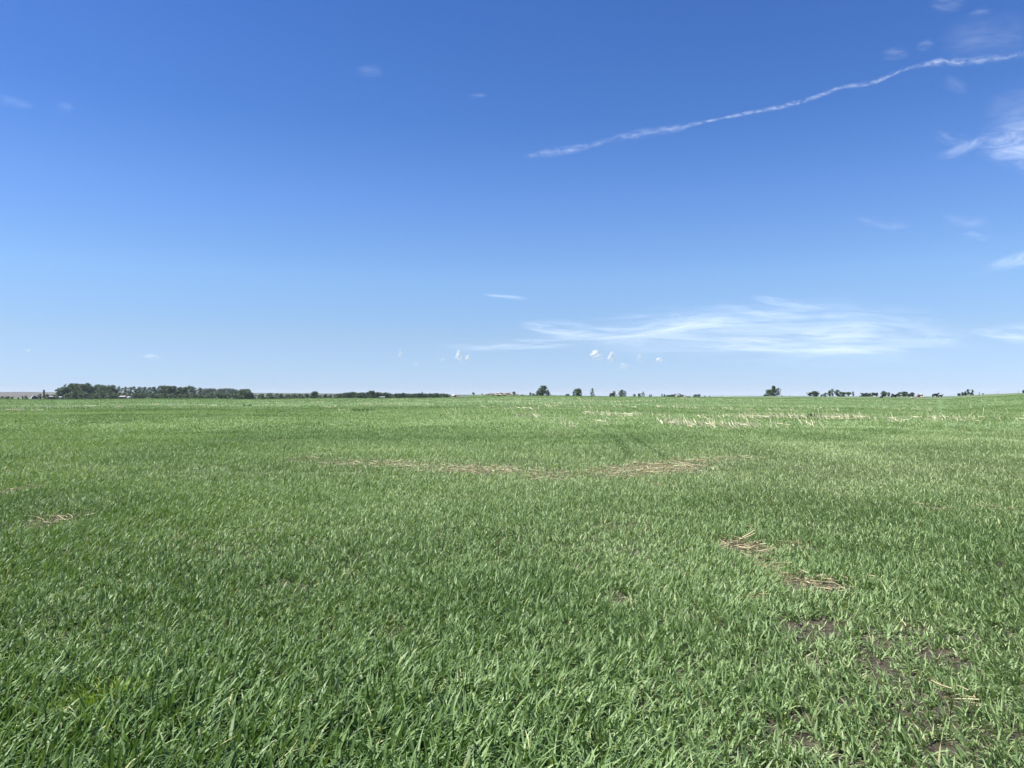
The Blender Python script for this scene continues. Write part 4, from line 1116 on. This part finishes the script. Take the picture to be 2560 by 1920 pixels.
cm_trail = cloud_mat('trail_ice', .040, .085, .50, lo=.30, hi=.86, dist=.6, detail=8)
trail = [(1290, 394, 5), (1330, 389, 9), (1372, 382, 13), (1410, 377, 13), (1450, 371, 11), (1466, 366, 6), (1490, 361, 10), (1520, 350, 8), (1560, 342, 12), (1610, 332, 13), (1650, 326, 11), (1690, 322, 12), (1740, 308, 6), (1800, 298, 5), (1860, 284, 8), (1900, 277, 7), (1950, 268, 9), (2000, 255, 10), (2050, 240, 7),
         (2076, 228, 8), (2100, 217, 7), (2140, 214, 9), (2190, 206, 9), (2230, 187, 8), (2262, 172, 5), (2290, 167, 10), (2330, 158, 14), (2360, 152, 20), (2392, 155, 18), (2430, 156, 15), (2470, 146, 18), (2520, 145, 11), (2570, 132, 16), (2650, 120, 18)]
ribbon('contrail', [(a, b, c * (.66 if a < 1700 else (.50 if a < 2280 else .42)), float(np.interp(a, [1290, 1450, 1480, 1700, 1900, 2200, 2290, 2330, 2400, 2500, 2650], [.22, .5, .28, .55, .75, .75, .5, .8, .85, .6, .5]))) for a, b, c in trail], cm_trail, 'long thin broken white vapour trail slanting up across the blue sky', 'contrail', ends=.04, pw=2.6, wide=2.0)

cm_veil = cloud_mat('veil_ice', .004, .050, .22, lo=.28, hi=.72, seed=11, dist=1.0, detail=9)
cm_wisp = cloud_mat('wisp_ice', .010, .035, .17, lo=.32, hi=.78, seed=2, dist=1.4, detail=8)
cm_wisp2 = cloud_mat('wisp_ice_faint', .006, .020, .075, lo=.24, hi=.74, seed=5, dist=1.2, detail=8)
cm_bank = cloud_mat('bank_ice', .007, .070, .40, lo=.30, hi=.80, seed=9, dist=1.1, detail=10)
cm_strong = cloud_mat('bright_ice', .009, .034, .36, lo=.24, hi=.84, seed=3, dist=1.5, detail=8)
# the wisps by the right edge
ribbon('cirrus_cloud', [(2330, 395, 4), (2380, 384, 12), (2430, 362, 9), (2480, 335, 6)], cm_strong, 'curved tail of cirrus sweeping up to the bright patch', group=None)
ribbon('cirrus_cloud', [(2430, 350, 22), (2500, 362, 34), (2560, 355, 60), (2660, 350, 80)], cm_strong, 'brightest white cirrus patch under the contrail', ends=.3)
ribbon('cirrus_cloud', [(2330, 330, 10), (2380, 350, 12), (2440, 350, 14)], cm_wisp, 'short wisp just above the curved cirrus tail')
ribbon('cirrus_cloud', [(2440, 300, 30), (2540, 275, 50), (2660, 250, 60)], cm_wisp2, 'soft haze of cirrus between bright patch and contrail', ends=.35)
ribbon('cirrus_cloud', [(2200, 140, 8), (2240, 132, 14), (2280, 126, 12)], cm_wisp, 'small faint puff above the contrail, lower of two')
ribbon('cirrus_cloud', [(2288, 122, 6), (2312, 112, 11), (2340, 106, 8)], cm_wisp, 'small brighter puff above the contrail beside the faint one')
ribbon('cirrus_cloud', [(2320, 5, 14), (2370, 0, 24), (2420, -4, 16)], cm_wisp, 'dim cloud tuft cut by the upper edge of the sky')
ribbon('cirrus_cloud', [(2415, 42, 5), (2450, 32, 9), (2485, 22, 7)], cm_wisp, 'small slanting wisp near the top of the sky')
ribbon('cirrus_cloud', [(2330, 108, 30), (2460, 96, 44), (2600, 80, 50)], cm_wisp2, 'wide thin veil of cirrus over the end of the contrail', ends=.35)
ribbon('cirrus_cloud', [(2350, 196, 14), (2390, 212, 16), (2425, 232, 8)], cm_wisp2, 'faint patch hanging below the contrail')
ribbon('cirrus_cloud', [(2120, 545, 4), (2190, 556, 10), (2225, 566, 8), (2285, 566, 4)], cm_wisp, 'lone drooping wisp half way up the sky')
ribbon('cirrus_cloud', [(2340, 540, 10), (2430, 560, 12), (2480, 545, 12)], cm_wisp2, 'very faint veil beside the lone drooping wisp')
ribbon('cirrus_cloud', [(2395, 592, 5), (2440, 586, 10), (2462, 592, 13), (2490, 584, 7)], cm_wisp, 'small round wisp above the slanting edge streak')
ribbon('cirrus_cloud', [(2440, 678, 4), (2500, 662, 12), (2560, 644, 14), (2640, 630, 14)], cm_strong, 'slanting streak touching the picture edge')
ribbon('cirrus_cloud', [(1165, 241, 3), (1200, 240, 6), (1222, 238, 3)], cm_wisp, 'tiny wisp alone in the deep blue above the contrail start')
ribbon('cirrus_cloud', [(880, 180, 8), (930, 176, 14), (965, 182, 8)], cm_wisp2, 'barely visible smudge high in the centre sky')
ribbon('cirrus_cloud', [(-20, 244, 12), (40, 255, 10), (90, 268, 7)], cm_wisp2, 'faint streak at the picture edge in the left sky')
ribbon('cirrus_cloud', [(135, 266, 9), (165, 268, 11), (190, 268, 6)], cm_wisp2, 'faint small puff next to the left edge streak')
# the long bank of cirrus above the horizon
bank = [([(1870, 742, 4), (1950, 754, 9), (2010, 762, 6), (2075, 774, 3)], 'strong', 'topmost tapered streak of the cirrus bank'),
        ([(1780, 764, 3), (1880, 776, 8), (1960, 786, 10), (2060, 786, 6)], 'strong', 'long second streak below the topmost one'),
        ([(2040, 802, 12), (2090, 790, 9), (2140, 776, 5)], 'bank', 'short streak curling up to a point in the cirrus bank'),
        ([(1560, 792, 8), (1700, 796, 12), (1830, 792, 16)], 'bank', 'thin middle veil of the cirrus bank'),
        ([(1290, 810, 5), (1400, 824, 16), (1500, 832, 12)], 'strong', 'bright left lobe of the cirrus bank'),
        ([(1300, 846, 8), (1420, 838, 10), (1560, 834, 14), (1680, 820, 14), (1800, 808, 14), (1990, 808, 8)], 'strong', 'longest bright streak through the middle of the cirrus bank'),
        ([(1080, 868, 4), (1200, 866, 7), (1330, 860, 9), (1460, 858, 8)], 'strong', 'lowest flat streak reaching far left of the bank'),
        ([(1480, 858, 10), (1600, 856, 10), (1640, 846, 12)], 'bank', 'short low streak in the bank above the twin cumulus'),
        ([(1980, 846, 8), (2060, 836, 16), (2140, 828, 22), (2215, 828, 14)], 'strong', 'broad bright lobe on the right of the cirrus bank'),
        ([(1680, 856, 8), (1860, 862, 13), (2000, 872, 11), (2160, 876, 10), (2300, 878, 7)], 'strong', 'long bottom edge band of the cirrus bank'),
        ([(2210, 798, 6), (2260, 800, 9), (2340, 806, 7)], 'bank', 'small detached streak right of the cirrus bank'),
        ([(2200, 852, 10), (2330, 850, 14), (2430, 852, 8)], 'bank', 'pale patch below the small detached streak'),
        ([(2415, 826, 3), (2480, 832, 10), (2570, 836, 20), (2660, 840, 20)], 'strong', 'bright wedge shaped streak at the far right above the horizon'),
        ([(1200, 736, 2), (1290, 744, 4), (1330, 748, 2)], 'faint', 'hair thin streak above the left end of the bank'),
        ([(1350, 840, 20), (1700, 830, 46), (2100, 830, 56), (2500, 850, 30)], 'faint', 'broad milky veil behind the whole cirrus bank')]
for P, k, lab in bank:
    ribbon('cirrus_cloud', P, {'strong': cm_bank, 'bank': cm_wisp, 'faint': cm_veil}[k], lab, group='streaks of the cirrus bank', ends=.3, pw=2.8, wide=2.1)

def cumulus(px, py, w, h, label, dens=.5, seed=0):
    """small far cumulus: one closed cauliflower body"""
    import bmesh
    D = 42000.0
    c = np.array([(px - 1280) / F * D, D, EYE + (HOR - py) / F * D])
    W = w / F * D / 2; H = h / F * D / 2
    r = np.random.default_rng(seed + int(px))
    K = 22
    ctr = []; rad = []
    for k in range(K):
        t = (k + .5) / K; a = r.random() * 6.28; q = (.75 - t * .55) * math.sqrt(r.random())
        ctr.append((math.cos(a) * q, math.sin(a) * q, -.55 + 1.15 * t)); rad.append(r.uniform(.30, .48) * (1.05 - .45 * t))
    ctr = np.array(ctr); rad = np.array(rad)
    bm = bmesh.new(); bmesh.ops.create_icosphere(bm, subdivisions=5, radius=1.0)
    P = np.array([v.co for v in bm.verts]); Fq = np.array([[v.index for v in f.verts] for f in bm.faces]); bm.free()
    d = P @ ctr.T; disc = d * d - (ctr ** 2).sum(1)[None, :] + rad[None, :] ** 2
    hitd = np.where(disc > 0, d + np.sqrt(np.maximum(disc, 0)), 0).max(1)
    hitd = np.maximum(hitd, .25)
    V = P * hitd[:, None]
    soft = np.clip((V[:, 2] + .9) / 1.3, .08, 1)
    V = V * np.array([W, W * .7, H])
    sh = (1.22, 1.12, 1.02, .92, .80, .66)
    Fq = np.concatenate([Fq + i * len(V) for i in range(len(sh))]); soft = np.tile(soft, len(sh))
    V = np.concatenate([V * k + np.array([0, 0, -.04 * H * (1 - k)]) for k in sh])
    me = np_mesh('cumulus_cloud', V, Fq, {'soft': soft}, smooth=True)
    return tag(link('cumulus_cloud', me, cum_mat(dens), None, tuple(c)), label, 'cloud', 'small cumulus clouds low over the horizon')
_cm = {}
def cum_mat(dens):
    if dens in _cm: return _cm[dens]
    m, nt, out = mat_new('cumulus_vapour'); L = nt.links.new
    a = N(nt, 'ShaderNodeAttribute', attribute_name='soft')
    m2 = N(nt, 'ShaderNodeMath', operation='MULTIPLY'); L(a.outputs['Fac'], m2.inputs[0]); m2.inputs[1].default_value = dens * .20
    tr = nt.nodes.new('ShaderNodeBsdfTransparent')
    di = N(nt, 'ShaderNodeBsdfDiffuse'); di.inputs['Color'].default_value = (.85, .84, .86, 1)
    tl = N(nt, 'ShaderNodeBsdfTranslucent'); tl.inputs['Color'].default_value = (.85, .84, .86, 1)
    mx1 = N(nt, 'ShaderNodeMixShader'); mx1.inputs['Fac'].default_value = .45; L(di.outputs[0], mx1.inputs[1]); L(tl.outputs[0], mx1.inputs[2])
    mx2 = N(nt, 'ShaderNodeMixShader'); L(m2.outputs[0], mx2.inputs['Fac']); L(tr.outputs[0], mx2.inputs[1]); L(mx1.outputs[0], mx2.inputs[2])
    L(mx2.outputs[0], out.inputs['Surface'])
    _cm[dens] = m
    return m
for a in [(1490, 888, 38, 28, 'larger of the twin bright cumulus puffs under the cirrus bank', .5), (1530, 894, 24, 30, 'smaller right hand puff of the twin bright cumulus', .45),
          (1562, 918, 32, 22, 'faint low cumulus below the twin puffs', .2), (1601, 896, 16, 26, 'narrow faint cumulus tower past the twin puffs', .28), (1648, 900, 20, 12, 'small slanting cumulus farthest past the twin puffs', .5),
          (1148, 892, 30, 34, 'rounded cumulus tower above the white boulder end of the tree row', .36), (1170, 896, 14, 20, 'small cumulus knob attached beside the rounded tower', .5), (1107, 898, 14, 8, 'flat little cumulus before the rounded tower', .15),
          (1002, 888, 15, 26, 'faint double cumulus puff over the long tree row', .28), (1042, 910, 14, 8, 'barely visible low cumulus below the double puff', .15), (378, 892, 46, 14, 'faint flat cumulus over the left woods', .15), (72, 878, 18, 12, 'tiny faint cumulus over the ploughed ridge', .15)]:
    cumulus(*a)

# ------------------------------------------------------------------ the air over the plain
def haze():
    x0, x1, y0, y1, z0, z1 = -9000, 9000, -400, 9000, -14.0, 42.0
    V = [(x0, y0, z0), (x1, y0, z0), (x1, y1, z0), (x0, y1, z0), (x0, y0, z1), (x1, y0, z1), (x1, y1, z1), (x0, y1, z1)]
    me = bpy.data.meshes.new('haze'); me.from_pydata(V, [], [(3, 2, 1, 0), (4, 5, 6, 7), (0, 1, 5, 4), (1, 2, 6, 5), (2, 3, 7, 6), (3, 0, 4, 7)])
    m, nt, out = mat_new('haze')
    v = nt.nodes.new('ShaderNodeVolumePrincipled')
    v.inputs['Color'].default_value = (0.80, 0.88, 1.0, 1); v.inputs['Density'].default_value = 0.00005
    nt.links.new(v.outputs[0], out.inputs['Volume'])
    tag(link('haze', me, m), 'thin bluish summer haze over the plain', 'haze', kind='stuff')
haze()
